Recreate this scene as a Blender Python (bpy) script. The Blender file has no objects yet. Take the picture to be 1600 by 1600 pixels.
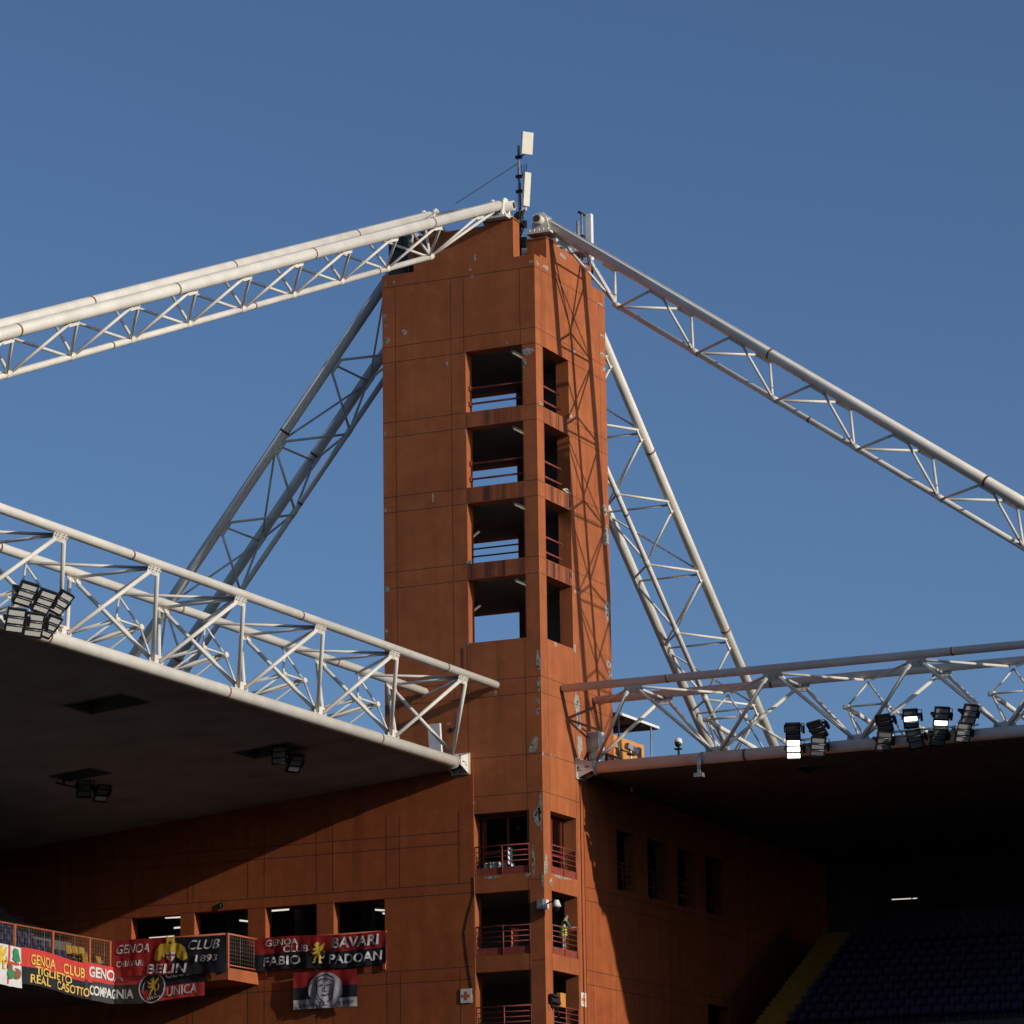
import bpy, bmesh, math, random
from mathutils import Vector, Matrix
R = math.radians
random.seed(11)
S = bpy.context.scene
COL = S.collection

# ------------------------------------------------------------------ camera
F_PX = 5907.66                                     # focal length in pixels of the 1600 px photograph
PITCH, ROLL, YAW = .2224795, -.0141911, -.4370593
CAM = Vector((62.34, -135.95, 3.0))
_fw = Vector((math.sin(YAW)*math.cos(PITCH), math.cos(YAW)*math.cos(PITCH), math.sin(PITCH)))
_r = Vector((math.cos(YAW), -math.sin(YAW), 0)); _u = _r.cross(_fw)
_cr, _sr = math.cos(ROLL), math.sin(ROLL)
CX, CY = _cr*_r + _sr*_u, -_sr*_r + _cr*_u
cam = bpy.data.cameras.new('camera'); cam_o = bpy.data.objects.new('camera', cam); COL.objects.link(cam_o)
cam.sensor_width = 36; cam.lens = 36*F_PX/1600; cam.clip_start = 1; cam.clip_end = 6000
mw = Matrix((( CX.x, CY.x, -_fw.x, CAM.x), (CX.y, CY.y, -_fw.y, CAM.y), (CX.z, CY.z, -_fw.z, CAM.z), (0, 0, 0, 1)))
cam_o.matrix_world = mw
S.camera = cam_o

def at(px, py, axis, val):                         # the point of the plane axis=val that the photograph shows at (px, py)
    d = CX*((px-800)/F_PX) - CY*((py-800)/F_PX) + _fw
    return CAM + d*((val-CAM[axis])/d[axis])

# ------------------------------------------------------------------ sky, sun, exposure
SUN_AZ, SUN_EL = R(98.5), R(17.1)
w = bpy.data.worlds.new('World'); S.world = w; w.use_nodes = True
nt = w.node_tree; bg = nt.nodes['Background']
sky = nt.nodes.new('ShaderNodeTexSky'); sky.sky_type = 'NISHITA'; sky.sun_disc = False
sky.sun_elevation = SUN_EL; sky.sun_rotation = SUN_AZ
sky.altitude = 0; sky.air_density = .72; sky.dust_density = 1.0; sky.ozone_density = 4.1
nt.links.new(sky.outputs[0], bg.inputs[0]); bg.inputs[1].default_value = .096
sl = bpy.data.lights.new('sun', 'SUN'); sl.energy = 3.4; sl.angle = R(.53); sl.color = (1, .92, .80)
so = bpy.data.objects.new('sun', sl); COL.objects.link(so)
sv = Vector((math.sin(SUN_AZ)*math.cos(SUN_EL), math.cos(SUN_AZ)*math.cos(SUN_EL), math.sin(SUN_EL)))
so.rotation_euler = sv.to_track_quat('Z', 'Y').to_euler(); so.location = (150, -30, 90)
S.view_settings.view_transform = 'Standard'; S.view_settings.look = 'None'
S.view_settings.exposure = 0; S.view_settings.gamma = 1
S.cycles.max_bounces = 8; S.cycles.diffuse_bounces = 1

# ------------------------------------------------------------------ materials
def mat(name, col, rough=.6, metal=0, var=.0, scale=3, emit=None, strength=0, spec=.4, bump=0):
    m = bpy.data.materials.new(name); m.use_nodes = True
    t = m.node_tree; b = t.nodes['Principled BSDF']
    b.inputs['Base Color'].default_value = (*col, 1); b.inputs['Roughness'].default_value = rough
    b.inputs['Metallic'].default_value = metal; b.inputs['Specular IOR Level'].default_value = spec
    if emit:
        b.inputs['Emission Color'].default_value = (*emit, 1); b.inputs['Emission Strength'].default_value = strength
    if var or bump:
        tc = t.nodes.new('ShaderNodeTexCoord'); n = t.nodes.new('ShaderNodeTexNoise')
        n.inputs['Scale'].default_value = scale; n.inputs['Detail'].default_value = 5
        t.links.new(tc.outputs['Object'], n.inputs['Vector'])
        if var:
            mr = t.nodes.new('ShaderNodeMapRange'); mr.inputs[1].default_value = .3; mr.inputs[2].default_value = .7
            mr.inputs[3].default_value = 1-var; mr.inputs[4].default_value = 1+var
            mx = t.nodes.new('ShaderNodeMix'); mx.data_type = 'RGBA'; mx.blend_type = 'MULTIPLY'
            mx.inputs[0].default_value = 1; mx.inputs[6].default_value = (*col, 1)
            t.links.new(n.outputs[0], mr.inputs[0]); t.links.new(mr.outputs[0], mx.inputs[7])
            t.links.new(mx.outputs[2], b.inputs['Base Color'])
        if bump:
            bp = t.nodes.new('ShaderNodeBump'); bp.inputs['Strength'].default_value = bump; bp.inputs['Distance'].default_value = .02
            t.links.new(n.outputs[0], bp.inputs['Height']); t.links.new(bp.outputs[0], b.inputs['Normal'])
    return m

def concrete(name, c1, c2, streak=.25, stain=0, rough=.85):
    """painted concrete: cloudy tone, tall run-off streaks, panel to panel tone, fine grain"""
    m = bpy.data.materials.new(name); m.use_nodes = True
    t = m.node_tree; N = t.nodes.new; L = t.links.new; b = t.nodes['Principled BSDF']
    b.inputs['Roughness'].default_value = rough; b.inputs['Specular IOR Level'].default_value = .25
    tc = N('ShaderNodeTexCoord')
    def noise(sc, det, vec_scale=(1, 1, 1), rg=.5):
        mp = N('ShaderNodeMapping'); mp.inputs['Scale'].default_value = vec_scale; L(tc.outputs['Object'], mp.inputs[0])
        n = N('ShaderNodeTexNoise'); n.inputs['Scale'].default_value = sc; n.inputs['Detail'].default_value = det
        n.inputs['Roughness'].default_value = rg; L(mp.outputs[0], n.inputs['Vector']); return n
    def rng(src, a, bb, c, d):
        r = N('ShaderNodeMapRange'); r.inputs[1].default_value = a; r.inputs[2].default_value = bb
        r.inputs[3].default_value = c; r.inputs[4].default_value = d; L(src, r.inputs[0]); return r.outputs[0]
    def mul(a, fac):
        x = N('ShaderNodeMix'); x.data_type = 'RGBA'; x.blend_type = 'MULTIPLY'; x.inputs[0].default_value = 1
        L(a, x.inputs[6]); L(fac, x.inputs[7]); return x.outputs[2]
    base = N('ShaderNodeMix'); base.data_type = 'RGBA'
    base.inputs[6].default_value = (*c1, 1); base.inputs[7].default_value = (*c2, 1)
    L(rng(noise(.28, 6, rg=.6).outputs[0], .35, .65, 0, 1), base.inputs[0])
    col = base.outputs[2]
    col = mul(col, rng(noise(1.6, 5).outputs[0], .3, .7, .88, 1.1))
    col = mul(col, rng(noise(1.0, 6, (2.0, 2.0, .16)).outputs[0], .32, .68, 1-streak, 1+streak*.35))
    col = mul(col, rng(noise(14, 3).outputs[0], .3, .7, .92, 1.07))
    vm = N('ShaderNodeVectorMath'); vm.operation = 'MULTIPLY'; vm.inputs[1].default_value = (1/2.6, 1/2.55, 1/3.2)
    L(tc.outputs['Object'], vm.inputs[0])
    fl = N('ShaderNodeVectorMath'); fl.operation = 'FLOOR'; L(vm.outputs[0], fl.inputs[0])
    wn = N('ShaderNodeTexWhiteNoise'); L(fl.outputs[0], wn.inputs[0])
    col = mul(col, rng(wn.outputs[0], 0, 1, .94, 1.05))
    rn = noise(1.0, 5, (1.1, 1.1, .05), .6); col = mul(col, rng(rn.outputs[0], .56, .72, 1.0, .74))
    pt = noise(.75, 7, rg=.65); col = mul(col, rng(pt.outputs[0], .58, .66, 1.0, 1.13))
    if stain:
        st = noise(1.0, 4, (3.2, 3.2, .06), .65)
        x = N('ShaderNodeMix'); x.data_type = 'RGBA'; x.inputs[7].default_value = (.03, .022, .018, 1)
        L(rng(st.outputs[0], .46, .62, 0, stain), x.inputs[0]); L(col, x.inputs[6]); col = x.outputs[2]
    L(col, b.inputs['Base Color'])
    bp = N('ShaderNodeBump'); bp.inputs['Strength'].default_value = .35; bp.inputs['Distance'].default_value = .012
    L(noise(9, 6).outputs[0], bp.inputs['Height']); L(bp.outputs[0], b.inputs['Normal'])
    return m

def painted_steel(name, col, rust=.6):
    m = bpy.data.materials.new(name); m.use_nodes = True
    t = m.node_tree; N = t.nodes.new; L = t.links.new; b = t.nodes['Principled BSDF']
    b.inputs['Roughness'].default_value = .5; b.inputs['Specular IOR Level'].default_value = .35
    tc = N('ShaderNodeTexCoord')
    n1 = N('ShaderNodeTexNoise'); n1.inputs['Scale'].default_value = .9; n1.inputs['Detail'].default_value = 4; L(tc.outputs['Object'], n1.inputs['Vector'])
    n2 = N('ShaderNodeTexNoise'); n2.inputs['Scale'].default_value = 3.3; n2.inputs['Detail'].default_value = 7; n2.inputs['Roughness'].default_value = .7
    L(tc.outputs['Object'], n2.inputs['Vector'])
    a = N('ShaderNodeMix'); a.data_type = 'RGBA'; a.inputs[6].default_value = (*[c*.86 for c in col], 1); a.inputs[7].default_value = (*col, 1)
    r1 = N('ShaderNodeMapRange'); r1.inputs[1].default_value = .35; r1.inputs[2].default_value = .62; L(n1.outputs[0], r1.inputs[0]); L(r1.outputs[0], a.inputs[0])
    c = N('ShaderNodeMix'); c.data_type = 'RGBA'; c.inputs[7].default_value = (.30, .17, .09, 1); L(a.outputs[2], c.inputs[6])
    r2 = N('ShaderNodeMapRange'); r2.inputs[1].default_value = .66; r2.inputs[2].default_value = .76; r2.inputs[3].default_value = 0; r2.inputs[4].default_value = rust
    L(n2.outputs[0], r2.inputs[0]); L(r2.outputs[0], c.inputs[0]); L(c.outputs[2], b.inputs['Base Color'])
    return m

def ribbed(name, col, axis, pitch=.2):
    """profiled metal soffit"""
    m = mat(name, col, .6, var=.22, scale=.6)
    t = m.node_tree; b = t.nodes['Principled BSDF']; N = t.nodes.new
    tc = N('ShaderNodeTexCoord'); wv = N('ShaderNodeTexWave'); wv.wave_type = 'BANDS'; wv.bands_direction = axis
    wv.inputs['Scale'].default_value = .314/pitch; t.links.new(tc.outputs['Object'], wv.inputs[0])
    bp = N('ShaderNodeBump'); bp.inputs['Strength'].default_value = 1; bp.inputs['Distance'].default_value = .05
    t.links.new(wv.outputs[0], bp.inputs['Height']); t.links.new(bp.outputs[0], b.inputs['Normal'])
    return m

M = dict(
    orange=concrete('orange_concrete', (.41, .124, .043), (.36, .102, .035), .13),
    redder=concrete('red_orange_concrete', (.375, .102, .031), (.335, .080, .027), .14),
    beam=concrete('stained_orange_concrete', (.39, .115, .046), (.35, .10, .040), .3, .85),
    hut=mat('ochre_paint', (.62, .26, .06), .7, var=.1, scale=2),
    joint=mat('dark_joint', (.075, .03, .019), .9),
    spall=mat('bare_concrete', (.33, .305, .265), .95, var=.35, scale=9, bump=.6),
    spall_dark=mat('broken_concrete', (.10, .09, .075), .95, var=.4, scale=12, bump=.6),
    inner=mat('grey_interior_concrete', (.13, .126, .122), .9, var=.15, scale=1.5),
    white=painted_steel('white_painted_steel', (.745, .695, .61)),
    rust=mat('rusty_weld', (.20, .085, .045), .85, var=.4, scale=6),
    bolt=mat('dark_bolt', (.08, .075, .07), .5, .6),
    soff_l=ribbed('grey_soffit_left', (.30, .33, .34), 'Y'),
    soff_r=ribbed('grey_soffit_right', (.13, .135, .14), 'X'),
    roofm=mat('roof_sheet', (.35, .35, .34), .6, var=.1),
    recess=mat('dark_grey_recess', (.17, .165, .16), .7), black=mat('black_metal', (.012, .012, .013), .45, var=.2, scale=8),
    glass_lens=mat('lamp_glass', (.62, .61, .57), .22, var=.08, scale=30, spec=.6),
    glass_half_shaded=mat('half_shaded_lamp_glass', (.30, .29, .28), .2, var=.15, scale=20, spec=.6), glass_shaded=mat('shaded_lamp_glass', (.16, .155, .15), .18, var=.2, scale=20, spec=.6),  # same lamp glass, darkened: shade on right-truss and under-roof lamps put into colour
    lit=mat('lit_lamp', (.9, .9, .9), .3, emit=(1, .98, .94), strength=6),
    tube=mat('lit_tube', (.9, .9, .9), .3, emit=(1, .93, .80), strength=.75),
    tube_dim=mat('dim_tube', (.8, .78, .7), .4, emit=(1, .86, .58), strength=.17),
    galv=mat('galvanised_steel', (.36, .37, .38), .45, .5, var=.2, scale=5),
    panel=mat('beige_plastic', (.66, .62, .52), .5, var=.05, scale=4),
    cab=mat('white_enamel', (.78, .77, .73), .4, var=.06, scale=3),
    frame=mat('dark_red_frame', (.19, .028, .022), .5), rail=mat('red_rail_paint', (.27, .06, .042), .5, var=.2, scale=7),
    orail=mat('orange_rail_paint', (.42, .12, .055), .5, var=.15, scale=7),
    mesh=mat('thin_grey_wire', (.26, .20, .17), .5, .3),
    glass=None,
    c_red=mat('red_cloth', (.35, .018, .018), .75, var=.18, scale=5), c_blk=mat('dark_blue_cloth', (.012, .014, .024), .75, var=.25, scale=5),
    c_red2=mat('bright_red_cloth', (.55, .045, .04), .75, var=.12, scale=5),
    c_grey=mat('charcoal_cloth', (.045, .043, .045), .8, var=.15, scale=5),
    c_wht=mat('white_cloth', (.66, .64, .62), .75, var=.1, scale=5), c_yel=mat('yellow_cloth', (.75, .50, .10), .75, var=.08, scale=6),
    c_gold=mat('gold_cloth', (.68, .46, .045), .75, var=.2, scale=6), c_grn=mat('green_cloth', (.03, .24, .10), .75, var=.2, scale=6),
    c_gry=mat('grey_cloth', (.42, .40, .43), .75, var=.15, scale=5), c_drk=mat('dark_ink', (.02, .016, .02), .8),
    c_brn=mat('brown_cloth', (.22, .09, .05), .75, var=.3, scale=9),
    seat=mat('blue_seat_plastic', (.008, .010, .042), .5, var=.15, scale=2), seat_y=mat('yellow_paint', (.34, .18, .012), .6, var=.2, scale=3),
    dim=mat('dark_concrete', (.05, .048, .046), .9, var=.2, scale=1), step=mat('dark_step_concrete', (.09, .088, .085), .9, var=.2, scale=2),
    skin=mat('skin', (.36, .19, .12), .55), hair=mat('black_hair', (.015, .012, .01), .6),
    vest=mat('hi_vis_cloth', (.50, .80, .05), .7), strip=mat('reflective_strip', (.75, .76, .74), .35),
    shirt=mat('grey_shirt', (.09, .10, .13), .8, var=.1), trous=mat('pale_trousers', (.50, .46, .40), .8, var=.15, scale=8),
    shoe=mat('shoe', (.03, .03, .03), .6), cross=mat('orange_red_cross', (.62, .12, .04), .6), sign=mat('white_sign', (.72, .69, .62), .6, var=.08, scale=9),
    grn_sign=mat('exit_sign_green', (.05, .30, .16), .5), cable=mat('cable_sheath', (.02, .014, .012), .7),
    grass=mat('grass', (.06, .11, .03), .9, var=.2, scale=.4), ground=mat('paving', (.075, .07, .066), .9, var=.2, scale=.2),
)
def _glass():
    m = bpy.data.materials.new('window_glass'); m.use_nodes = True; t = m.node_tree
    t.nodes.remove(t.nodes['Principled BSDF']); o = t.nodes['Material Output']
    tr = t.nodes.new('ShaderNodeBsdfTransparent'); tr.inputs[0].default_value = (.55, .6, .58, 1)
    gl = t.nodes.new('ShaderNodeBsdfGlossy'); gl.inputs['Roughness'].default_value = .05
    fr = t.nodes.new('ShaderNodeFresnel'); fr.inputs[0].default_value = 1.5
    mx = t.nodes.new('ShaderNodeMixShader'); t.links.new(fr.outputs[0], mx.inputs[0]); t.links.new(tr.outputs[0], mx.inputs[1])
    t.links.new(gl.outputs[0], mx.inputs[2]); t.links.new(mx.outputs[0], o.inputs[0]); return m
M['glass'] = _glass()

# ------------------------------------------------------------------ mesh builder
def wloc(o):
    v = Vector((0, 0, 0))
    while o is not None: v += o.location; o = o.parent
    return v

class MB:
    def __init__(s): s.v, s.f, s.m, s.mats, s.sm = [], [], [], [], []
    def mi(s, m):
        if m is None: return -1
        if m not in s.mats: s.mats.append(m)
        return s.mats.index(m)
    def add(s, vs, fs, m=None, smooth=False):
        o = len(s.v); s.v += [tuple(x) for x in vs]; k = s.mi(m)
        for f in fs: s.f.append([o+i for i in f]); s.m.append(k); s.sm.append(smooth)
        return s
    def box(s, a, b, m=None):
        x0, y0, z0 = [min(p, q) for p, q in zip(a, b)]; x1, y1, z1 = [max(p, q) for p, q in zip(a, b)]
        return s.add([(x0,y0,z0),(x1,y0,z0),(x1,y1,z0),(x0,y1,z0),(x0,y0,z1),(x1,y0,z1),(x1,y1,z1),(x0,y1,z1)],
                     [(0,3,2,1),(4,5,6,7),(0,1,5,4),(1,2,6,5),(2,3,7,6),(3,0,4,7)], m)
    def obox(s, c, ax, h, m=None):
        c = Vector(c); A = [Vector(a).normalized()*k for a, k in zip(ax, h)]
        vs = [c + A[0]*i + A[1]*j + A[2]*k for k in (-1, 1) for i, j in ((-1,-1),(1,-1),(1,1),(-1,1))]
        return s.add(vs, [(0,3,2,1),(4,5,6,7),(0,1,5,4),(1,2,6,5),(2,3,7,6),(3,0,4,7)], m)
    def tube(s, p0, p1, r, n=10, m=None, r1=None, caps=True):
        p0, p1 = Vector(p0), Vector(p1); d = (p1-p0)
        if d.length < 1e-6: return s
        d.normalize(); a = d.orthogonal().normalized(); b = d.cross(a); r1 = r if r1 is None else r1
        vs = [p0 + (a*math.cos(2*math.pi*i/n) + b*math.sin(2*math.pi*i/n))*r for i in range(n)]
        vs += [p1 + (a*math.cos(2*math.pi*i/n) + b*math.sin(2*math.pi*i/n))*r1 for i in range(n)]
        s.add(vs, [(i, (i+1) % n, n+(i+1) % n, n+i) for i in range(n)], m, True)
        if caps: s.add(vs, [tuple(range(n-1, -1, -1)), tuple(range(n, 2*n))], m)
        return s
    def path(s, pts, r, n=6, m=None):
        for a, b in zip(pts[:-1], pts[1:]): s.tube(a, b, r, n, m)
        return s
    def prism(s, pts, d, m=None):                    # polygon extruded by vector d
        pts = [Vector(p) for p in pts]; d = Vector(d); n = len(pts)
        return s.add(pts + [p+d for p in pts], [tuple(range(n-1, -1, -1)), tuple(range(n, 2*n))] + [(i, (i+1) % n, n+(i+1) % n, n+i) for i in range(n)], m)
    def sphere(s, c, r, n=10, m=None, sc=(1, 1, 1)):
        c = Vector(c); vs = [c + Vector((0, 0, r*sc[2]))]
        for j in range(1, n//2):
            for i in range(n):
                t, p = math.pi*j/(n//2), 2*math.pi*i/n
                vs.append(c + Vector((r*sc[0]*math.sin(t)*math.cos(p), r*sc[1]*math.sin(t)*math.sin(p), r*sc[2]*math.cos(t))))
        vs.append(c - Vector((0, 0, r*sc[2]))); k = n//2-1; fs = []
        for i in range(n):
            j = (i+1) % n; fs.append((0, 1+i, 1+j)); fs.append((len(vs)-1, 1+(k-1)*n+j, 1+(k-1)*n+i))
            for q in range(k-1): fs.append((1+q*n+i, 1+(q+1)*n+i, 1+(q+1)*n+j, 1+q*n+j))
        return s.add(vs, fs, m, True)
    def wall(s, U, V, W, u, v, th, holes, m=None, O=(0, 0, 0)):
        """slab spanning u=(u0,u1) along U and v=(v0,v1) along V, from the face plane back by th along W, with rectangular holes"""
        U, V, W, O = Vector(U), Vector(V), Vector(W), Vector(O)
        us = sorted({u[0], u[1], *[min(max(h[i], u[0]), u[1]) for h in holes for i in (0, 1)]})
        vs_ = sorted({v[0], v[1], *[min(max(h[i], v[0]), v[1]) for h in holes for i in (2, 3)]})
        def hole(a, b): return any(h[0] < a < h[1] and h[2] < b < h[3] for h in holes)
        nu, nv = len(us)-1, len(vs_)-1
        solid = [[not hole((us[i]+us[i+1])/2, (vs_[j]+vs_[j+1])/2) for j in range(nv)] for i in range(nu)]
        P = lambda i, j, k: O + U*us[i] + V*vs_[j] + W*(th*k)
        for i in range(nu):
            for j in range(nv):
                if not solid[i][j]: continue
                s.add([P(i,j,0),P(i+1,j,0),P(i+1,j+1,0),P(i,j+1,0)], [(0,1,2,3)], m)
                s.add([P(i,j,1),P(i+1,j,1),P(i+1,j+1,1),P(i,j+1,1)], [(3,2,1,0)], m)
                for di, dj, a, b in ((-1,0,(i,j),(i,j+1)),(1,0,(i+1,j+1),(i+1,j)),(0,-1,(i+1,j),(i,j)),(0,1,(i,j+1),(i+1,j+1))):
                    q, r_ = i+di, j+dj
                    if 0 <= q < nu and 0 <= r_ < nv and solid[q][r_]: continue
                    s.add([P(*a,0),P(*b,0),P(*b,1),P(*a,1)], [(0,1,2,3)], m)
        return s
    def build(s, name, m=None, parent=None, merge=True):
        me = bpy.data.meshes.new(name); off = wloc(parent)
        me.from_pydata([tuple(Vector(v)-off) for v in s.v], [], s.f)
        for k in ([m] if m else []) + [x for x in s.mats if x is not m]: me.materials.append(k)
        slots = list(me.materials); remap = [slots.index(x) for x in s.mats]
        for p, k, q in zip(me.polygons, s.m, s.sm): p.material_index = remap[k] if k >= 0 else 0; p.use_smooth = q
        bm = bmesh.new(); bm.from_mesh(me)
        if merge: bmesh.ops.remove_doubles(bm, verts=bm.verts, dist=1e-4)
        bmesh.ops.recalc_face_normals(bm, faces=bm.faces); bm.to_mesh(me); bm.free()
        o = bpy.data.objects.new(name, me); COL.objects.link(o)
        if parent: o.parent = parent
        return o

def tag(o, label=None, cat=None, group=None, kind=None):
    for k, v in (('label', label), ('category', cat), ('group', group), ('kind', kind)):
        if v: o[k] = v
    return o
def thing(name, label, cat, loc=(0, 0, 0), group=None):
    o = bpy.data.objects.new(name, None); o.empty_display_size = .3; COL.objects.link(o); o.location = loc
    return tag(o, label, cat, group)
def dup(o, loc=None, rot=None, label=None, parent=None):
    c = o.copy(); COL.objects.link(c)
    if parent: c.parent = parent
    if loc is not None: c.location = loc
    if rot is not None: c.rotation_euler = rot
    if label: c['label'] = label
    for ch in list(o.children): dup(ch, parent=c)
    return c

# ================================================================== GROUND
tag(MB().add([(-2500,-2500,0),(2500,-2500,0),(2500,2500,0),(-2500,2500,0)], [(0,1,2,3)]).build('ground', M['ground']), kind='structure')
tag(MB().add([(5,-118,.004),(66,-118,.004),(66,-8,.004),(5,-8,.004)], [(0,1,2,3)]).build('pitch', M['grass']), kind='structure')

# ================================================================== STAIR TOWER
TW, TD, TH = 7.04, 7.15, .57                          # width along X, depth along Y, wall thickness
UX = (-3.2, -.6); UY = (.7, 3.23)                     # the column of openings in the two faces
OPEN = [(41.37, 43.95), (38.18, 40.72), (35.0, 37.52), (31.7, 34.33)]
LOW = [(22.2, 24.7), (18.99, 21.5), (15.8, 18.34)]
tower = thing('stair_tower', 'tall orange concrete stair tower with stacked open landings, white trusses meeting on its top', 'tower', (-3.5, 3.5, 0))
mb = MB()
holes_l = [(UX[0], UX[1], a, b) for a, b in OPEN] + [(-3.05, -.62, a, b) for a, b in LOW]
mb.wall((1,0,0), (0,0,1), (0,1,0), (-TW, 0), (0, 47.72), TH, holes_l)
holes_r = [(UY[0], UY[1], a, b) for a, b in OPEN] + [(.71, 3.2, a, b) for a, b in LOW]
mb.wall((0,1,0), (0,0,1), (-1,0,0), (TH, TD), (0, 47.85), TH, holes_r)
mb.wall((1,0,0), (0,0,1), (0,-1,0), (-TW, -TH), (0, 47.72), TH, [(-6.47, -3.98, a, b) for a, b in OPEN], O=(0, TD, 0))
mb.wall((0,1,0), (0,0,1), (1,0,0), (TH, TD-TH), (0, 47.72), TH, [], O=(-TW, 0, 0))
mb.build('wall', M['orange'], tower, merge=False)
# raised parapets and the two anchor piers
pb = MB()
pb.box((-5.55, .0, 47.72), (-2.28, TH, 49.25)); pb.box((-2.28, .0, 47.72), (-.95, .62, 49.36))
pb.box((-.88, 1.2, 47.85), (0, 2.2, 48.72)); pb.box((-TH, 2.2, 47.85), (0, 5.8, 48.66))
pb.box((-5.6, TD-1.0, 47.72), (-.9, TD, 48.8)); pb.box((-TW, 1.0, 47.72), (-TW+1.1, 5.6, 48.6))
pb.build('parapet', M['orange'], tower)
cp = MB()
cp.box((-2.31, -.03, 49.36), (-.92, .66, 49.45)); cp.box((-.91, 1.17, 48.72), (.03, 2.23, 48.8))
cp.build('pier_cap', M['beam'], tower)
# floor slabs and inner walls
for z0, z1 in ((43.95, 44.6), (40.72, 41.37), (37.52, 38.18), (34.33, 35.0), (31.1, 31.7), (24.7, 25.4), (21.5, 22.2), (18.34, 18.99), (15.2, 15.8)):
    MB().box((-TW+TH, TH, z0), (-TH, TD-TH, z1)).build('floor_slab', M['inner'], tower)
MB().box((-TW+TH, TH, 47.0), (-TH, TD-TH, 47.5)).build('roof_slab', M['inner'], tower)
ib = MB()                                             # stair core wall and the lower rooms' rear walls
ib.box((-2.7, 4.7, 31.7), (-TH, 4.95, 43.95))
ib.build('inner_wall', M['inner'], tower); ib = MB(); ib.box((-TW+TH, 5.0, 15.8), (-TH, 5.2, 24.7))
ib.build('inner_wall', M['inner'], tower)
# stained beam faces below the landings, 3 mm proud
for z0, z1 in ((40.74, 41.35), (37.54, 38.16), (34.35, 34.98)):
    MB().box((UX[0]+.01, -.004, z0), (UX[1]-.01, .05, z1)).build('landing_beam', M['beam'], tower)
    MB().box((-.05, UY[0]+.01, z0), (.004, UY[1]-.01, z1)).build('landing_beam', M['beam'], tower)
# panel joints
jb = MB(); J = .022
ZJ = [47.2, 44.6, 43.93, 41.36, 40.72, 38.18, 37.52, 35.0, 34.32, 30.08, 29.42, 26.95, 25.4]
def on_open_l(x0, x1, z): return any(a-.02 < z < b+.02 for a, b in OPEN+LOW) and x0 < -1.5 < x1
for z in ZJ:
    if any(a < z < b for a, b in OPEN) or z in (41.36, 38.18, 35.0, 40.72, 37.52, 34.32, 43.93):
        jb.box((-TW, -.004, z-J/2), (UX[0]-.02, .01, z+J/2)); jb.box((UX[1]+.02, -.004, z-J/2), (0, .01, z+J/2))
        jb.box((-.01, 0, z-J/2), (.004, UY[0]-.02, z+J/2)); jb.box((-.01, UY[1]+.02, z-J/2), (.004, TD, z+J/2))
    else:
        jb.box((-TW if z > 26.2 else -3.02, -.004, z-J/2), (0, .01, z+J/2)); jb.box((-.01, 0, z-J/2), (.004, TD if z > 26.2 else 3.9, z+J/2))
for z in (21.9, 18.7): jb.box((-.6, -.004, z-J/2), (0, .01, z+J/2))
for x, a, b in ((-6.42, 26.3, 47.2), (-3.85, 26.3, 47.2), (-3.26, 44, 47.2), (-.68, 44, 47.2), (-3.26, 26.3, 31.6), (-.68, 15, 31.6), (-.64, 31.8, 43.9)):
    jb.box((x-.007, -.003, a), (x+.007, .01, b))
for y, a, b in ((.66, 15, 47.2), (3.3, 15.8, 31.6), (3.86, 31.8, 47.2), (6.5, 30, 47.2), (3.3, 44, 47.2)):
    jb.box((-.01, y-.01, a), (.003, y+.01, b))
jb.build('panel_joint', M['joint'], tower)
# patches where the paint and render have broken away
SP = [(742,403,4,11),(734,421,5,4),(737,432,5,5),(830,409,6,6),(602,443,3,6),(615,441,4,6),(601,495,6,6),(602,510,4,5),(605,532,8,9),(632,519,9,8),
      (698,568,4,7),(825,549,17,12),(819,567,5,18),(792,536,4,4),(601,678,3,7),(602,797,3,7),(676,777,3,15),(727,676,3,9),(733,879,8,8),(842,894,4,5),
      (605,921,8,8),(731,1005,5,5),(841,1033,6,34),(842,1069,5,22),(840,1096,6,9),(840,1111,7,9),(774,1083,4,8),(604,986,4,6),(701,1131,7,3),
      (836,1160,9,17),(831,1171,10,11),(844,1266,6,56),(839,1275,12,26),(739,1254,6,7),(833,1345,5,38),(827,1367,12,5),(731,1377,9,8),(768,1371,24,4),(848,1375,5,22),(715,1225,3,3)]
SPR = [(840,411,3,7),(853,418,9,7),(879,400,9,8),(938,476,9,5),(941,525,8,6),(941,554,8,7),(943,576,5,7),(897,549,4,9),(892,649,5,9),(845,630,7,5),
       (945,797,8,18),(947,838,9,32),(891,790,4,12),(893,899,4,9),(901,925,9,4),(949,953,8,30),(886,767,14,7),(868,1007,4,8),(898,1013,4,12),(951,1038,7,12),
       (953,1054,5,14),(902,1106,8,50),(906,1165,7,42),(863,1181,7,4),(848,1177,5,5),(853,1352,5,32),(878,1371,26,4),(861,1378,4,11),(905,1130,5,30)]
sb = MB()
def blob(face, px, py, w_, h_, k, dark):
    c = at(px, py, 1 if face == 'l' else 0, 0)
    hw = w_/39.5*(1.1 if face == 'l' else 2.25)*.52*k; hh = h_/39*.5*k
    n = 44; ph = random.random()*9; pts = []; q2 = random.uniform(-.22, .22)
    for i in range(n):
        a = 2*math.pi*i/n
        r = 1 + q2*math.sin(2*a+ph) + .15*math.sin(3*a+ph) + .10*math.sin(7*a+2*ph) + .06*math.sin(13*a+3*ph) + random.uniform(-.09, .09)
        u_, v_ = hw*r*math.cos(a), hh*r*math.sin(a)
        if face == 'l': pts.append((min(c.x+u_, -.003), 0, c.z+v_))
        else: pts.append((0, max(c.y+u_, .003), c.z+v_))
    t = .006 if dark else .004
    sb.prism(pts, (0, -t, 0) if face == 'l' else (t, 0, 0), M['spall_dark'] if dark else M['spall'])
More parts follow.
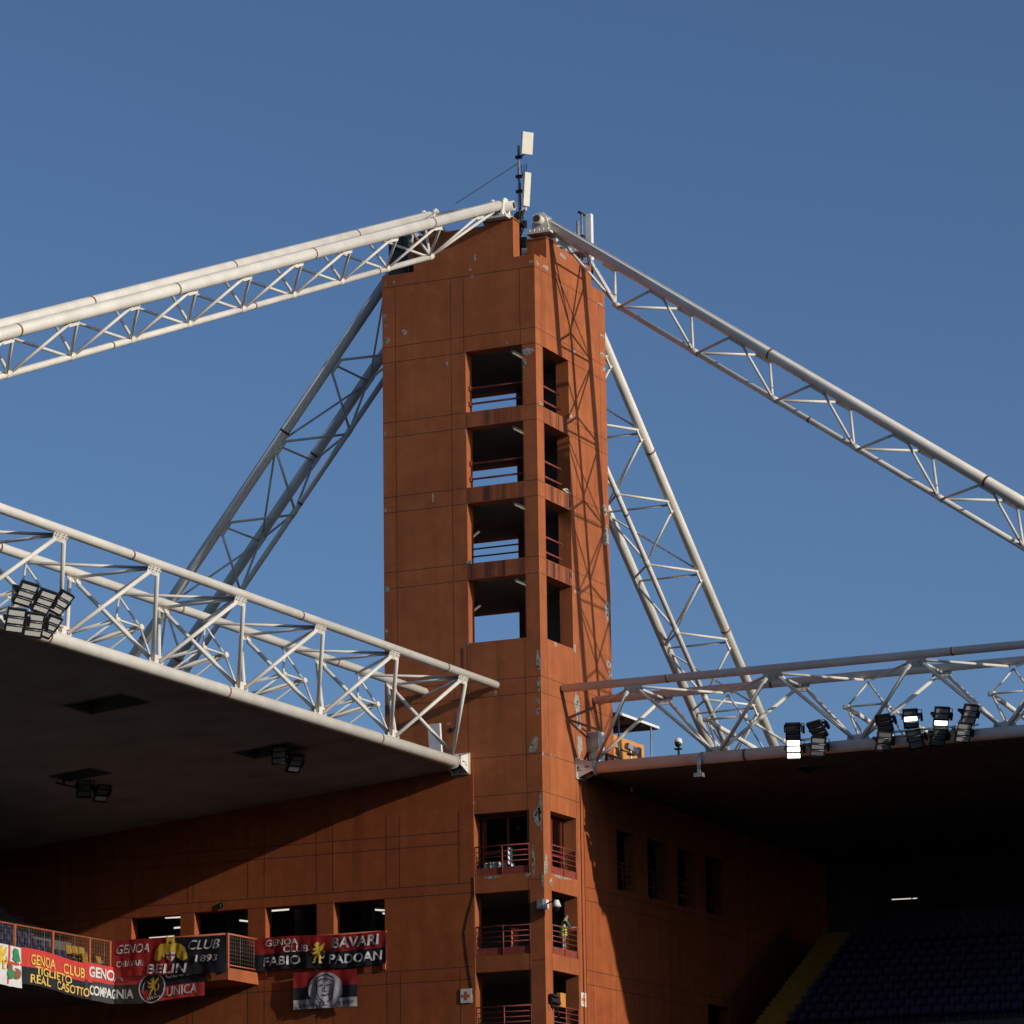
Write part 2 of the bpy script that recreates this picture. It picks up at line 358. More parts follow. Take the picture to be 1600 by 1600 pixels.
for face, lst in (('l', SP), ('r', SPR)):
    for px, py, w_, h_ in lst:
        sb = MB(); blob(face, px, py, w_, h_, 1, False)
        if random.random() < .75:
            for q in range(1 if h_ < 14 else 3):
                blob(face, px+random.uniform(-.2, .2)*w_*(.3 if face == 'r' else 1), py+random.uniform(-.3, .3)*h_, w_, min(h_, 12), random.uniform(.25, .42), True)
        sb.build('broken_render', None, tower)
# bars across the upper landings
for k, (a, b) in enumerate(OPEN):
    if k < 2:
        for dz in (.42, 1.08):
            rb = MB().tube((UX[0]-.02, .34, a+dz), (UX[1]+.02, .34, a+dz), .045, 8)
            rb.obox((UX[0]+.04, .34, a+dz), ((1,0,0),(0,1,0),(0,0,1)), (.05, .09, .09)); rb.build('guard_bar', M['rail'], tower)
    if k < 3:
        for dz in (.42, 1.06):
            MB().tube((-.3, UY[0]-.02, a+dz), (-.3, UY[1]-.25, a+dz), .045, 8).build('guard_bar', M['rail'], tower)
    if k == 2:
        for dz in (.05, .36, .68): MB().tube((UX[0]-.02, .42, a+dz), (UX[1]+.02, .42, a+dz), .035, 8).build('guard_bar', M['black'], tower)
# glazed frames of the room behind the topmost lower balcony
def window(x0, x1, y, z0, z1, axis):
    P = (lambda u, d, z: (u, d, z)) if axis == 'x' else (lambda u, d, z: (-d, u, z))
    fr = MB(); m = (x0+x1)/2
    for u0, u1 in ((x0, x0+.07), (m-.06, m+.06), (x1-.3, x1-.24)): fr.box(P(u0, y, z0), P(u1, y+.09, z1))
    for q0, q1 in ((z0, z0+.12), (z1-.12, z1), (z0+.88, z0+1.0)): fr.box(P(x0, y+.01, q0), P(x1, y+.08, q1))
    o = fr.build('window_frame', M['frame'], tower)
    MB().box(P(x0, y+.035, z0), P(x1, y+.05, z1)).build('window_pane', M['glass'], o)
window(-2.95, -.64, .52, 22.2, 24.66, 'x'); window(.75, 3.15, .52, 22.2, 24.66, 'y')
# red balcony railings of the lower landings
def balcony_rail(u0, u1, z, axis, parent):
    P = (lambda u, d, zz: (u, d, zz)) if axis == 'x' else (lambda u, d, zz: (-d, u, zz))
    b = MB(); mid = (u0+u1)/2
    posts = (u0+.03, mid, u1-.03)
    for q in posts: b.tube(P(q, .02, z+.0), P(q, .02, z+1.15), .028, 8)
    for dz in (1.15, .93, .72, .52): b.tube(P(u0, .02, z+dz), P(u1, .02, z+dz), .02 if dz < 1 else .028, 8)
    for q in (u0+.03, u1-.03):
        for dz in (1.15, .52): b.tube(P(q, .02, z+dz), P(q, .14, z+dz), .02, 6)
    o = b.build('balcony_railing', M['rail'], parent)
    kb = MB(); kb.box(P(u0+.06, .03, z+.01), P(mid-.03, .05, z+.30)); kb.box(P(mid+.03, .03, z+.01), P(u1-.06, .05, z+.30))
    kb.build('kick_board', M['rail'], o)
for a, b in LOW:
    balcony_rail(-3.05, -.62, a, 'x', tower); balcony_rail(.71, 3.2, a, 'y', tower)

# ceiling lamps on the landings
lamp = thing('strip_light', 'short cream strip light under the ceiling of the topmost open landing of the tower', 'lamp', (0, 0, 0), 'strip lights on the tower landings')
MB().box((-.07, -.55, -.02), (.07, .55, .06)).build('lamp_tray', M['cab'], lamp)
MB().tube((0, -.5, -.05), (0, .5, -.05), .032, 8).build('light_tube', M['tube_dim'], lamp)
ords = ['topmost', 'second highest', 'third highest', 'lowest']
for k, (a, b) in enumerate(OPEN):
    loc = (-1.35, 1.2, b-.07)
    if k == 0: lamp.location = loc
    else: dup(lamp, loc, None, 'cream strip light near the pillar in the %s open landing of the tower' % ords[k])
for k in (2, 3):
    dup(lamp, (-5.2, 5.0, OPEN[k][1]-.07), (0, 0, R(40)), 'strip light at the left jamb, deep inside the %s open tower landing' % ords[k])

# ================================================================== END WALLS OF THE TWO STANDS
SL = .0876                                            # fall of the roofs away from the pitch
def zl(x): return 26.6 + SL*(x+3.55)                 # underside of the left roof
def zr(y): return 26.57 - .02*(y-3.6)                 # underside of the right roof
endl = thing('end_wall', 'orange panelled end wall with four dark openings under the left roof', 'wall', (-16, 0, 0))
LO = [(-18.95, -16.6, 18.95, 21.5), (-15.93, -13.4, 18.95, 21.55), (-12.58, -10.2, 18.95, 21.55), (-9.42, -7.09, 18.95, 21.55)]
eb = MB().wall((1,0,0), (0,0,1), (0,1,0), (-33, -3.06), (0, 26.2), .53, LO, O=(0, -.03, 0))
eb.v = [(x, y, zl(x)+.15 if abs(z-26.2) < 1e-6 else z) for x, y, z in eb.v]
eb.build('wall', M['redder'], endl, merge=False)
jb = MB()
for z in (24.05, 23.55, 21.95, 21.55, 18.6, 18.1, 15.6):
    if z == 21.55:
        xs = [-30, -18.97, -16.58, -15.95, -13.38, -12.6, -10.18, -9.44, -7.07, -3.1]
        for a, b in zip(xs[::2], xs[1::2]): jb.box((a, -.034, z-.014), (b, -.02, z+.014))
    else: jb.box((-30, -.034, z-.014), (-3.7 if z > 23 else -3.1, -.02, z+.014))
for x in (-22, -19.9, -19.0, -16.25, -15.98, -13.4, -12.63, -10.2, -9.45, -7.0, -6.4, -3.72):
    jb.box((x-.012, -.033, 21.98), (x+.012, -.02, min(24.9, zl(x)-.1))); jb.box((x-.012, -.033, 12), (x+.012, -.02, 18.57))
jb.build('panel_joint', M['joint'], endl)
cb = MB(); cb.box((-30, .5, 18.4), (-7.1, 9, 18.95)); cb.box((-30, .5, 21.9), (-7.1, 9, 22.2)); cb.box((-30, 8.8, 18.95), (-7.1, 9, 21.9))
for x in (-16.26, -12.98, -9.8): cb.box((x-.2, 3.6, 18.95), (x+.2, 4.0, 21.9))
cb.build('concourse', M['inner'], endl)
endr = thing('end_wall', 'orange panelled end wall with barred dark windows in the shade under the right roof', 'wall', (0, 16, 0))
RO = [(7.22, 9.15, 22.25, 24.73), (10.46, 12.5, 22.25, 24.73), (13.7, 15.7, 22.25, 24.73), (16.9, 18.9, 22.25, 24.73), (16.8, 19.3, 14.5, 18.28)]
eb = MB().wall((0,1,0), (0,0,1), (-1,0,0), (3.93, 32), (0, 26.2), .5, RO, O=(.03, 0, 0))
eb.v = [(x, y, zr(y)+.15 if abs(z-26.2) < 1e-6 else z) for x, y, z in eb.v]
eb.build('wall', M['redder'], endr, merge=False)
jb = MB()
for z in (25.0, 22.0, 21.45, 18.62, 18.05, 15.4):
    jb.box((.02, 3.97, z-.014), (.034, 16.6 if z < 18.3 else 32, z+.014))
for y in (4.55, 6.9, 9.3, 12.7, 16.2): jb.box((.02, y-.012, 12), (.033, y+.012, 18.6 if y == 6.9 or y == 16.2 else 21.4))
jb.build('panel_joint', M['joint'], endr)
for (a, b, z0, z1) in RO[:4]:
    g = MB()
    for dz in (.5, .75, 1.0, 1.2): g.tube((-.15, a, z0+dz), (-.15, b, z0+dz), .022, 6)
    g.tube((-.15, (a+b)/2, z0), (-.15, (a+b)/2, z0+1.2), .03, 6); g.build('window_rail', M['rail'], endr)
cb = MB(); cb.box((-7, 7.25, 21.6), (-.6, 31.5, 22.2)); cb.box((-7, 7.25, 24.8), (-.6, 31.5, 25.2)); cb.box((-7.2, 7.25, 10), (-7, 31.5, 25)); cb.box((-7, 31.3, 13), (-.6, 31.6, 25)); cb.box((-7, 7.25, 13.9), (-.6, 31.5, 14.4)); cb.box((-7, 7.25, 18.4), (-.6, 31.5, 18.9)); cb.box((-.5, 32.02, 5), (2.6, 32.3, 26.6))
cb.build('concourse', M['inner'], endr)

# tubes in the concourse behind the left openings
tl = thing('fluorescent_tube', 'upper bright tube in the leftmost opening above the banners', 'lamp', (0, 0, 0), 'fluorescent tubes in the concourse openings')
MB().box((-.6, -.05, .03), (.6, .05, .09)).build('lamp_tray', M['cab'], tl)
MB().tube((-.58, 0, 0), (.58, 0, 0), .036, 8).build('light_tube', M['tube'], tl)
for k, (x0, y0, x1, y1, d, lb) in enumerate((
    (258,1434,283,1433,3.2,None), (272,1450,283,1449,3.2,'short middle tube in the leftmost opening above the banners'),
    (233,1466,272,1463,3.2,'long lowest tube in the leftmost opening, just above the dark red banner'),
    (372,1438,385,1441,5,'short tilted tube in the second opening, right of the exit sign'),
    (414,1424,452,1421,3.2,'long level tube in the opening left of the last one'),
    (578,1421,600,1426,4,'tilted tube in the rightmost opening above the wall banner'),
    (598,1427,606,1429,4,'tiny end of a tube at the right jamb of the rightmost opening'))):
    p, q = at(x0, y0, 1, d), at(x1, y1, 1, d); o = tl if k == 0 else dup(tl, label=lb)
    dv = q-p
    if k in (3, 5, 6): dv = Vector((dv.x*1.0, 1.2, 0)); q = p+dv
    o.location = (p+q)/2; o.rotation_euler = dv.to_track_quat('X', 'Z').to_euler(); o.scale = (dv.length/1.2, 1, 1)
for k, (x0, y0, x1, y1, lb) in enumerate(((1393,1405.5,1424,1404,'long thin tube glowing deep under the right roof'), (1426,1404,1433,1403.5,'short thin tube beside the long one deep under the right roof'))):
    p, q = at(x0, y0, 1, 27), at(x1, y1, 1, 27); o = dup(tl, label=lb); o['group'] = 'fluorescent tubes under the right roof'
    o.location = (p+q)/2; o.rotation_euler = (q-p).to_track_quat('X', 'Z').to_euler(); o.scale = ((q-p).length/1.2, .6, .6)

# ================================================================== LATTICE BUILDERS
def ring(b, p, d, r): b.tube(p-d*.05, p+d*.05, r+.006, 20, M['rust'])
def gusset(c, d, n, parent, L=.42, H=.3, up=None):
    """bolted plate: long axis d, thin axis n"""
    b = MB(); up = n.cross(d).normalized()
    b.prism([c-d*L-up*H*.2, c-d*L*.75-up*H, c+d*L*.75-up*H, c+d*L-up*H*.2, c+d*L*.9+up*H*.6, c-d*L*.9+up*H*.6], n*.03)
    for sx in (-.55, .55):
        for q in (-.5, -.1):
            for e in (-.09, .09): 
                p = c + d*(L*sx+e) + up*H*q
                b.tube(p-n*.02, p+n*.05, .022, 6, M['bolt'])
    return b.build('gusset_plate', M['white'], parent)

def roof_truss(label, O, E, Lat, n, ext, zt, roofz):
    """triangular truss: two upper chords and one lower chord, Warren lattices, outriggers to the roof behind"""
    E, Lat, O = Vector(E), Vector(Lat), Vector(O); Z = Vector((0, 0, 1))
    t = thing('roof_truss', label, 'roof truss', O)
    P = lambda s, l, z: O + E*s + Lat*l + Z*z
    zu, zw = 29.85, 26.78; l1, l2, lw = 1.95, 5.15, 3.6
    for nm, l, z, r in (('upper_chord', l1, zu, .168), ('upper_chord', l2, zu, .168), ('lower_chord', lw, zw, .24)):
        b = MB(); b.tube(P(.12 if nm == 'upper_chord' else .75, l, z), P(ext, l, z), r, 24)
        if nm == 'upper_chord': b.tube(P(.12, l, z), P(.0, l, z), r*.6, 12)
        s = 4.7 if l == l1 else 7.9 if l == l2 else 7.3
        while s < ext: ring(b, P(s, l, z), E, r); s += 12
        b.build(nm, M['white'], t)
    low = lambda j: P(6.05*j if j else .55, lw, zw+.3); up1 = lambda i: P(3.2+6.0*i, l1, zu-.28); up2 = lambda i: P(3.15+6.0*i, l2, zu-.28); mid = lambda j: P(6.05*j-.05 if j else .12, l2, zu-.2)
    br = lambda a, b, r, nm='brace': MB().tube(a, b, r, 10).build(nm, M['white'], t)
    for i in range(n):
        for s_, fn in ((l1, up1), (l2, up2)):
            u = fn(i)
            for sg, j in ((-1, i), (1, i+1)):
                br(u + E*(.26*sg) - Z*.08, low(j) + E*(-.22*sg), .076)
            gn = (Lat*(lw-s_) + Z*(zw-zu)).normalized().cross(E).normalized()
            gusset(u+Z*.02, E, gn if gn.dot(Lat) < 0 else -gn, t, .42, .24)
        br(up1(i)+Z*.1, mid(i)+E*.15, .055); br(up1(i)+Z*.1, up2(i)+Z*.1, .055); br(up1(i)+Z*.1, mid(i+1)-E*.15, .055)
    for j in range(1, n+1):
        g = low(j); gusset(g-Z*.03, E, -Lat, t, .48, .26)
        na, nb = P(6.05*j-.85, 4.75, 28.55), P(6.05*j+.75, 4.75, 28.55)
        hb = MB()
        for q in (na, nb):
            hb.tube(mid(j)-Z*.1, q, .042, 8); hb.tube(q, low(j)+Lat*.15, .042, 8); hb.tube(q, Vector(P((q-O).dot(E), 8.4, roofz(8.4))), .038, 8)
            hb.tube(q-E*.14, q+E*.14, .1, 10)
        hb.tube(na, nb, .042, 8); hb.build('hanger_frame', M['white'], t)
        for q in (na, nb):
            e = P((q-O).dot(E) + (.0 if q is na else 0), 19, roofz(19)+.75); b = MB(); m_ = q.lerp(e, .3)
            b.tube(q+Lat*-.1, m_, .1 if q is na else .06, 12); b.tube(m_, e, .1 if q is na else .1, 12); b.build('rafter_tube', M['white'], t)
    # end bearing bolted to the tower
    b = MB(); c = P(0, lw, zw)
    b.box(c+Lat*-.42+Z*-.45+E*.02, c+Lat*.42+Z*.42+E*.08)
    for l in (-.36, .30):
        a = c+Lat*l; b.prism([a+E*.08+Z*-.42, a+E*.75+Z*-.16, a+E*.75+Z*.2, a+E*.08+Z*.38], Lat*.05)
    b.box(c+Lat*-.36+Z*-.02+E*.08, c+Lat*.36+Z*.03+E*.6); b.tube(c+E*.3-Lat*.42, c+E*.3+Lat*.42, .12, 14); b.tube(c+E*.72, c+E*.8, .3, 20)
    for l in (-.3, 0, .3):
        for z in (-.36, .34): b.tube(c+Lat*l+Z*z+E*.08, c+Lat*l+Z*z+E*.12, .03, 6, M['bolt'])
    b.build('end_bearing', M['white'], t)
    return t
roof_truss('white tubular roof truss edging the left roof, running towards the viewer', (0, 0, 0), (0, -1, 0), (-1, 0, 0), 12, 75, 0, lambda l: zl(-l)+.35)
roof_truss('white tubular roof truss edging the right roof, carrying most of the floodlights', (0, 0, 0), (1, 0, 0), (0, 1, 0), 9, 57, 0, lambda l: zr(l)+.35)

def stay(label, pin, E, Lat, lats, slope, length, ring0, drop=1.47):
    pin, E, Lat = Vector(pin), Vector(E), Vector(Lat); Z = Vector((0, 0, 1))
    a = math.atan(slope); D = E*math.cos(a) - Z*math.sin(a); Pd = -E*math.sin(a) - Z*math.cos(a)   # along, and perpendicular below
    t = thing('stay_truss', label, 'stay truss', pin)
    c = (lats[0]+lats[1])/2
    C = lambda s, l: pin + D*s + Lat*l
    low = lambda i: pin + D*(4.25+4.2*i) + Lat*c + Pd*drop
    n = int((length-4.25)/4.2)+1
    for k, l in enumerate(lats):
        b = MB(); b.tube(C(.32, l), C(length, l), .222, 28); b.tube(C(.0, l), C(.32, l), .17, 16, r1=.222)
        s = ring0 + k*.4
        while s < length: ring(b, C(s, l), D, .222); s += 10.8
        b.build('main_chord', M['white'], t)
    b = MB(); b.tube(low(0), low(n-1), .118, 18)
    s = ring0-2
    while s < length-5: ring(b, low(0)+D*(s), D, .118); s += 10.8
    b.build('lower_chord', M['white'], t)
    br = lambda p, q, r=.056: MB().tube(p, q, r, 10).build('brace', M['white'], t)
    for l in lats: br(low(0), C(.8, l)+Pd*.2, .062)
    for i in range(n):
        for sg, l in zip((-1, 1), lats):
            for e in (-1, 1):
                s = 4.25+4.2*i + e*2.1
                if 1.5 < s < length-.3: br(low(i)+D*(.1*e), C(s-.25*e, l)+Pd*.2)
        g = MB(); q = low(i); g.tube(q-D*.18, q+D*.18, .135, 14); g.build('node_sleeve', M['white'], t)
    i = 0
    while 2.15+4.2*i < length-.5:
        s = 2.15+4.2*i
        for l in lats:
            g = MB(); p = C(s, l)+Pd*.24; d = (Lat*(c-l)).normalized()
            g.obox(p + d*.05, (D, Pd, Lat), (.34, .1, .03)); g.build('gusset_plate', M['white'], t)
        br(C(s, lats[0])+Pd*.12, C(s, lats[1])+Pd*.12, .05)
        if s+4.2 < length: br(C(s+.2, lats[i % 2])+Pd*.1, C(s+4.0, lats[(i+1) % 2])+Pd*.1, .046)
        i += 1
    # anchor: bolted base, two cheek plates and the pin through them
    for l in lats:
        b = MB(); q = pin+Lat*l; zb = -.62
        b.obox(q+Z*(zb-.03), (E, Lat, Z), (.55, .5, .045))
        for e in (-1, 1):
            r_ = q + Lat*(e*.27)
            b.prism([r_-E*.46+Z*zb, r_+E*.46+Z*zb, r_+E*.27+Z*.1, r_+E*.14+Z*.25, r_-E*.14+Z*.25, r_-E*.27+Z*.1], Lat*.08)
        b.tube(q-Lat*.46, q+Lat*.46, .10, 14)
        for u_ in (-.42, -.21, 0, .21, .42):
            for e in (-.4, .4): b.tube(q+E*u_+Lat*e+Z*(zb), q+E*u_+Lat*e+Z*(zb+.14), .035, 7)
        b.build('anchor_bracket', M['white'], t)
    a0, a1 = pin+Lat*(lats[0]-.62)-Z*.1, pin+Lat*(lats[1]+.4)-Z*.1; b = MB(); b.tube(a0, a1, .2, 20); b.tube(a0-Lat*.012, a0+Lat*.01, .15, 20, M['bolt']); b.build('cross_axle', M['white'], t)
    return t
stay('white double stay truss from the tower top towards the upper left, above the left roof', (0, .12, 50.08), (0, -1, 0), (-1, 0, 0), (1.56, 4.76), .392, 54, 7)
stay('white stay truss sloping from the tower top down to the right edge', (-.32, 0, 49.66), (1, 0, 0), (0, 1, 0), (1.6, 4.8), .709, 34.4, 12.2)
stay('shaded grey-looking stay truss behind the tower sloping down to the left roof', (-6.28, 0, 49.68), (-1, 0, 0), (0, 1, 0), (1.6, 4.8), 1.222, 27, 9.9, 1.68)
stay('sunlit stay truss behind the tower sloping steeply down to the right roof', (0, 6.3, 50.1), (0, 1, 0), (-1, 0, 0), (1.56, 4.76), .79, 33.5, 11.7)

# ================================================================== ROOFS
lr = thing('stand_roof', 'dark grey ribbed underside of the left stand roof with square lamp recesses', 'roof', (-16, -30, 25))
HL = [(-8.4, -5.9, -22.7, -20.6), (-8.3, -5.9, -10.4, -8.7), (-15.4, -13.4, -12.4, -10.8), (-15.6, -13.2, -24.5, -22.5), (-8.5, -5.8, -35, -32.3)]
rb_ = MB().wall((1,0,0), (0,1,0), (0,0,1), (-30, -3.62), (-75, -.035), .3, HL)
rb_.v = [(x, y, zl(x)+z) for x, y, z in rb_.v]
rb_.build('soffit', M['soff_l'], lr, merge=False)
for h in HL:
    b = MB()
    for x0, x1, y0, y1 in ((h[0], h[0]+.05, h[2], h[3]), (h[1]-.05, h[1], h[2], h[3]), (h[0], h[1], h[2], h[2]+.05), (h[0], h[1], h[3]-.05, h[3])):
        b.add([(x, y, zl(x)+z) for z in (-.03, .45) for x, y in ((x0,y0),(x1,y0),(x1,y1),(x0,y1))], [(0,3,2,1),(4,5,6,7),(0,1,5,4),(1,2,6,5),(2,3,7,6),(3,0,4,7)])
    b.add([(x, y, zl(x)+.45) for x, y in ((h[0],h[2]),(h[1],h[2]),(h[1],h[3]),(h[0],h[3]))], [(0,1,2,3)])
    b.build('lamp_recess', M['recess'], lr)
rr = thing('stand_roof', 'black looking underside of the right stand roof beside the tower', 'roof', (20, 18, 25))
HR = [(8.3, 10.8, 5.9, 7.9), (20, 22.5, 5.9, 7.9)]
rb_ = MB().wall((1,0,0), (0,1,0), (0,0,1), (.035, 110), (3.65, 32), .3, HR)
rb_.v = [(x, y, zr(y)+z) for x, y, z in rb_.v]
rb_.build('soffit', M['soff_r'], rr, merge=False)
for h in HR:
    b = MB().wall((1,0,0), (0,1,0), (0,0,1), (h[0], h[1]), (h[2], h[3]), .48, [(h[0]+.05, h[1]-.05, h[2]+.05, h[3]-.05)], O=(0, 0, zr(7)-.03))
    b.box((h[0], h[2], zr(7)+.45), (h[1], h[3], zr(7)+.5)); b.build('lamp_recess', M['recess'], rr)
# block behind the corner that carries the rear stays
cbk = thing('corner_block', 'orange service block behind the tower, under the rear stays', 'building', (-16, 20, 0))
MB().box((-29, 9.1, 0), (-7.3, 36, 24.6)).build('wall', M['orange'], cbk)
MB().box((-29, .6, 22.3), (-7.3, 9.0, 22.7)).build('roof', M['roofm'], cbk)

# the two stands across the pitch, outside the view: they keep the low sun off the grass
for lb, f in (('plain stand across the pitch beyond the right edge, outside the view', lambda u, v, z: (112+u, v*190-190, z*1.35)), ('plain stand behind the camera, outside the view', lambda u, v, z: (-30+v*140, -195-u, z*1.3))):
    t = thing('opposite_stand', lb, 'stand', f(15, .5, 0)); pr = [(0, 0), (0, 2.5), (27, 22), (27, 0)]
    MB().prism([f(u, 0, z) for u, z in pr], Vector(f(0, 1, 0))-Vector(f(0, 0, 0))).build('terrace', M['step'], t)
    pr = [(2, 27.2), (2, 27.8), (29, 25.6), (29, 25)]
    MB().prism([f(u, 0, z) for u, z in pr], Vector(f(0, 1, 0))-Vector(f(0, 0, 0))).build('roof', M['roofm'], t)
    pr = [(27, 0), (27, 25.1), (28, 25.0), (28, 0)]
    MB().prism([f(u, 0, z) for u, z in pr], Vector(f(0, 1, 0))-Vector(f(0, 0, 0))).build('rear_wall', M['orange'], t)
# ================================================================== SEATING TIERS
def tier(label, loc, prof, axis, a, b, back):
    t = thing('seating_tier', label, 'stand', loc)
    P = (lambda u, z, w_: (u, w_, z)) if axis == 'x' else (lambda u, z, w_: (w_, u, z))
    m_ = MB(); pts = [P(u, z, a) for u, z in prof]
    m_.prism(pts, Vector(P(0, 0, b))-Vector(P(0, 0, a))); m_.build('terrace', M['step'], t)
    k = MB()
    for bx in back: k.box(P(bx[0], bx[2], a), P(bx[1], bx[3], b))
    k.build('rear_wall', M['dim'], t); return t
NL = 14; prof = [(-18.32, 18.3)]; u, z = -18.32, 18.95
for k in range(NL): prof += [(u, z), (-19.4-.8*k, z)]; u = -19.4-.8*k; z += .42
prof += [(u, z-1.2), (-18.9, 18.3)]
tl_ = tier('upper tier of blue seats under the left roof behind the orange mesh railing', (-22, -20, 0), prof, 'x', -75, -.12, [(-30.2, -30, 0, 26), (-30, -18.5, 18.0, 18.25)])
ROWL = [(-19.05-.8*k, 18.95+.42*k) for k in range(NL)]
NR = 19; y0, z0 = 10.5, 13.79
prof = [(y0-1.2, z0-1.0), (y0-1.2, z0), (y0, z0)]; u, z = y0, z0
for k in range(NR): prof += [(u, z+.43), (u+.8, z+.43)]; u += .8; z += .43
prof += [(32, z), (32, z-1.5), (y0, z0-1.6)]
tr_ = tier('upper tier of dark blue seats and yellow stairs under the right roof', (30, 20, 0), prof, 'y', 2.35, 110, [(32, 32.3, 0, 26.5), (22, 22.3, 0, 17)])
ROWR = [(y0+.8*k+.5, z0+.43*(k+1)) for k in range(NR)]
yb = MB()
for k, (y, z) in enumerate(ROWR): yb.box((2.37, y-.52, z-.425), (3.95, y+.32, z+.012)); yb.box((2.37, y-.9, z-.43), (3.95, y-.5, z-.2))
yb.build('aisle_stair', M['seat_y'], tr_)
yb = MB()
for k, (x, z) in enumerate(ROWL): yb.box((x-.34, -4.5, z-.43), (x+(.46 if k else .7), -3.4, z+.012)); yb.box((x+.0, -4.5, z+.0), (x-.34, -3.4, z+.21))
yb.build('aisle_stair', M['seat_y'], tl_)

def seat_mesh(mat_):
    """tip-up bucket seat facing -Y, about 0.46 m wide"""
    b = MB(); n = 7
    prof = [(-.22, .40), (-.20, .37), (-.02, .34), (.14, .36), (.20, .42), (.24, .60), (.27, .78), (.26, .80)]
    for dz in (0, .02):
        pass
    vs = []
    for y, z in prof:
        for i in range(n):
            x = -.22 + .44*i/(n-1); e = (abs(x)/.22)**3
            vs.append((x, y - e*.05*(1 if z > .45 else 0), z + e*.05*(1 if z < .45 else -.6)))
    fs = [(r*n+i, r*n+i+1, (r+1)*n+i+1, (r+1)*n+i) for r in range(len(prof)-1) for i in range(n-1)]
    b.add(vs, fs, None, True)
    vs2 = [(x, y+(.03 if z > .45 else 0), z-(.03 if z < .45 else 0)) for x, y, z in vs]
    b.add(vs2, [tuple(reversed(f)) for f in fs], None, True)
    b.box((-.05, -.05, 0), (.05, .1, .34)); return b
proto = seat_mesh(None).build('stadium_seat', M['seat'])
tag(proto, 'blue moulded seat in the lit front rows behind the orange mesh railing', 'seat', 'blue seats of the left tier')
first = True; nseat = 0
def put_seat(loc, rz, label, group):
    global first
    if first: o = proto; first = False
    else: o = proto.copy(); COL.objects.link(o)
    o.location = loc; o.rotation_euler = (0, 0, rz); o['label'] = label; o['group'] = group
for k, (x, z) in enumerate(ROWL[:7]):
    y = -4.8
    while y > -13.5:
        put_seat((x, y, z), R(90), 'blue moulded seat in the left tier, left of the yellow stairs', 'blue seats of the left tier'); y -= .5
for k in range(6, 16):
    y, z = ROWR[k]; x = 4.25
    while x < 16.5:
        put_seat((x, y, z), 0, 'dark blue seat in shade in the right tier, right of the yellow stairs', 'dark blue seats of the right tier'); x += .5
sb = MB()
for k in range(16, 19):
    y, z = ROWR[k]; x = 4.25
    while x < 16.5:
        sb.box((x-.22, y-.2, z+.34), (x+.22, y+.2, z+.4)); sb.box((x-.22, y+.2, z+.4), (x+.22, y+.26, z+.8)); x += .5
tag(sb.build('rear_seat_row', M['seat']), 'black looking rows of seats at the top of the right tier', 'seats', kind='stuff')
# yellow seats beside the stairs of the left tier
yp = seat_mesh(None).build('stadium_seat', M['seat_y'])
k = 0
for (x, z) in ROWL[:2]:
    for y in (-2.15, -2.65, -3.15):
        o = yp if k == 0 else yp.copy()
        if k: COL.objects.link(o)
        k += 1; o.location = (x, y, z); o.rotation_euler = (0, 0, R(90))
        tag(o, 'yellow seat between the stairs and the end wall, behind the mesh railing', 'seat', 'yellow seats of the left tier')

# ================================================================== BALCONY AND MESH RAILINGS ON THE LEFT
bal = thing('balcony', 'orange concrete balcony hung with the dark red banner', 'balcony', (-15.5, -1.3, 18.4))
b = MB(); b.box((-18.3, -2.5, 18.38), (-12.97, -.035, 18.52)); b.build('floor_slab', M['redder'], bal)
b = MB(); b.box((-13.05, -2.55, 18.4), (-12.9, -.04, 18.88)); b.box((-18.3, -2.55, 18.4), (-13.05, -2.44, 18.88)); b.build('upstand', M['orange'], bal)
def mesh_rail(p, q, z0, z1, posts, parent=None, name='mesh_railing'):
    p, q = Vector((*p, 0)), Vector((*q, 0)); L_ = (q-p).length; d = (q-p)/L_; Z = Vector((0, 0, 1))
    fr = MB(); fr.tube(p+Z*z1, q+Z*z1, .045, 8); fr.tube(p+Z*z0, q+Z*z0, .03, 8); fr.build('hand_rail', M['orail'], parent)
    for s in posts: MB().obox(p+d*s+Z*((z0+z1)/2-.15), (d, Z.cross(d), Z), (.055, .04, (z1-z0)/2+.15)).build('post', M['orail'], parent)
    m_ = MB(); s = .12
    k = 0
    while s < L_-.05:
        m_.tube(p+d*s+Z*z0, p+d*s+Z*(z1-.04), .014 if k % 6 == 5 else .005, 4); s += .19; k += 1
    z = z0+.16
    while z < z1-.05: m_.tube(p+Z*z, q+Z*z, .005, 4); z += .16
    m_.build('wire_mesh', M['mesh'], parent)
mr = thing('mesh_railing', 'long orange mesh railing along the front of the left seating tier', 'railing', (-18.3, -8, 18.95))
mesh_rail((-18.3, -75), (-18.3, -2.7), 19.0, 20.22, [72.3-.1, 72.3-1.7, 72.3-4.5, 72.3-7.3, 72.3-10.1, 72.3-12.9], mr)
mr = thing('mesh_railing', 'short orange mesh railing on the sunlit right side of the balcony', 'railing', (-12.95, -1.3, 18.95))
mesh_rail((-12.95, -2.55), (-12.95, -.1), 19.0, 20.25, [.06, 2.4], mr)
mr = thing('mesh_railing', 'orange railing along the balcony front above the dark red banner', 'railing', (-15.5, -2.6, 18.95))
mesh_rail((-18.2, -2.56), (-13.05, -2.56), 19.0, 20.24, [.1, 2.6, 5.1], mr)
mr = thing('mesh_railing', 'railing across the two right openings that carries the wall banner', 'railing', (-9.8, -.07, 18.95))
mesh_rail((-12.6, -.07), (-7.0, -.07), 19.0, 20.22, [.1, 2.4, 3.2, 5.5], mr)
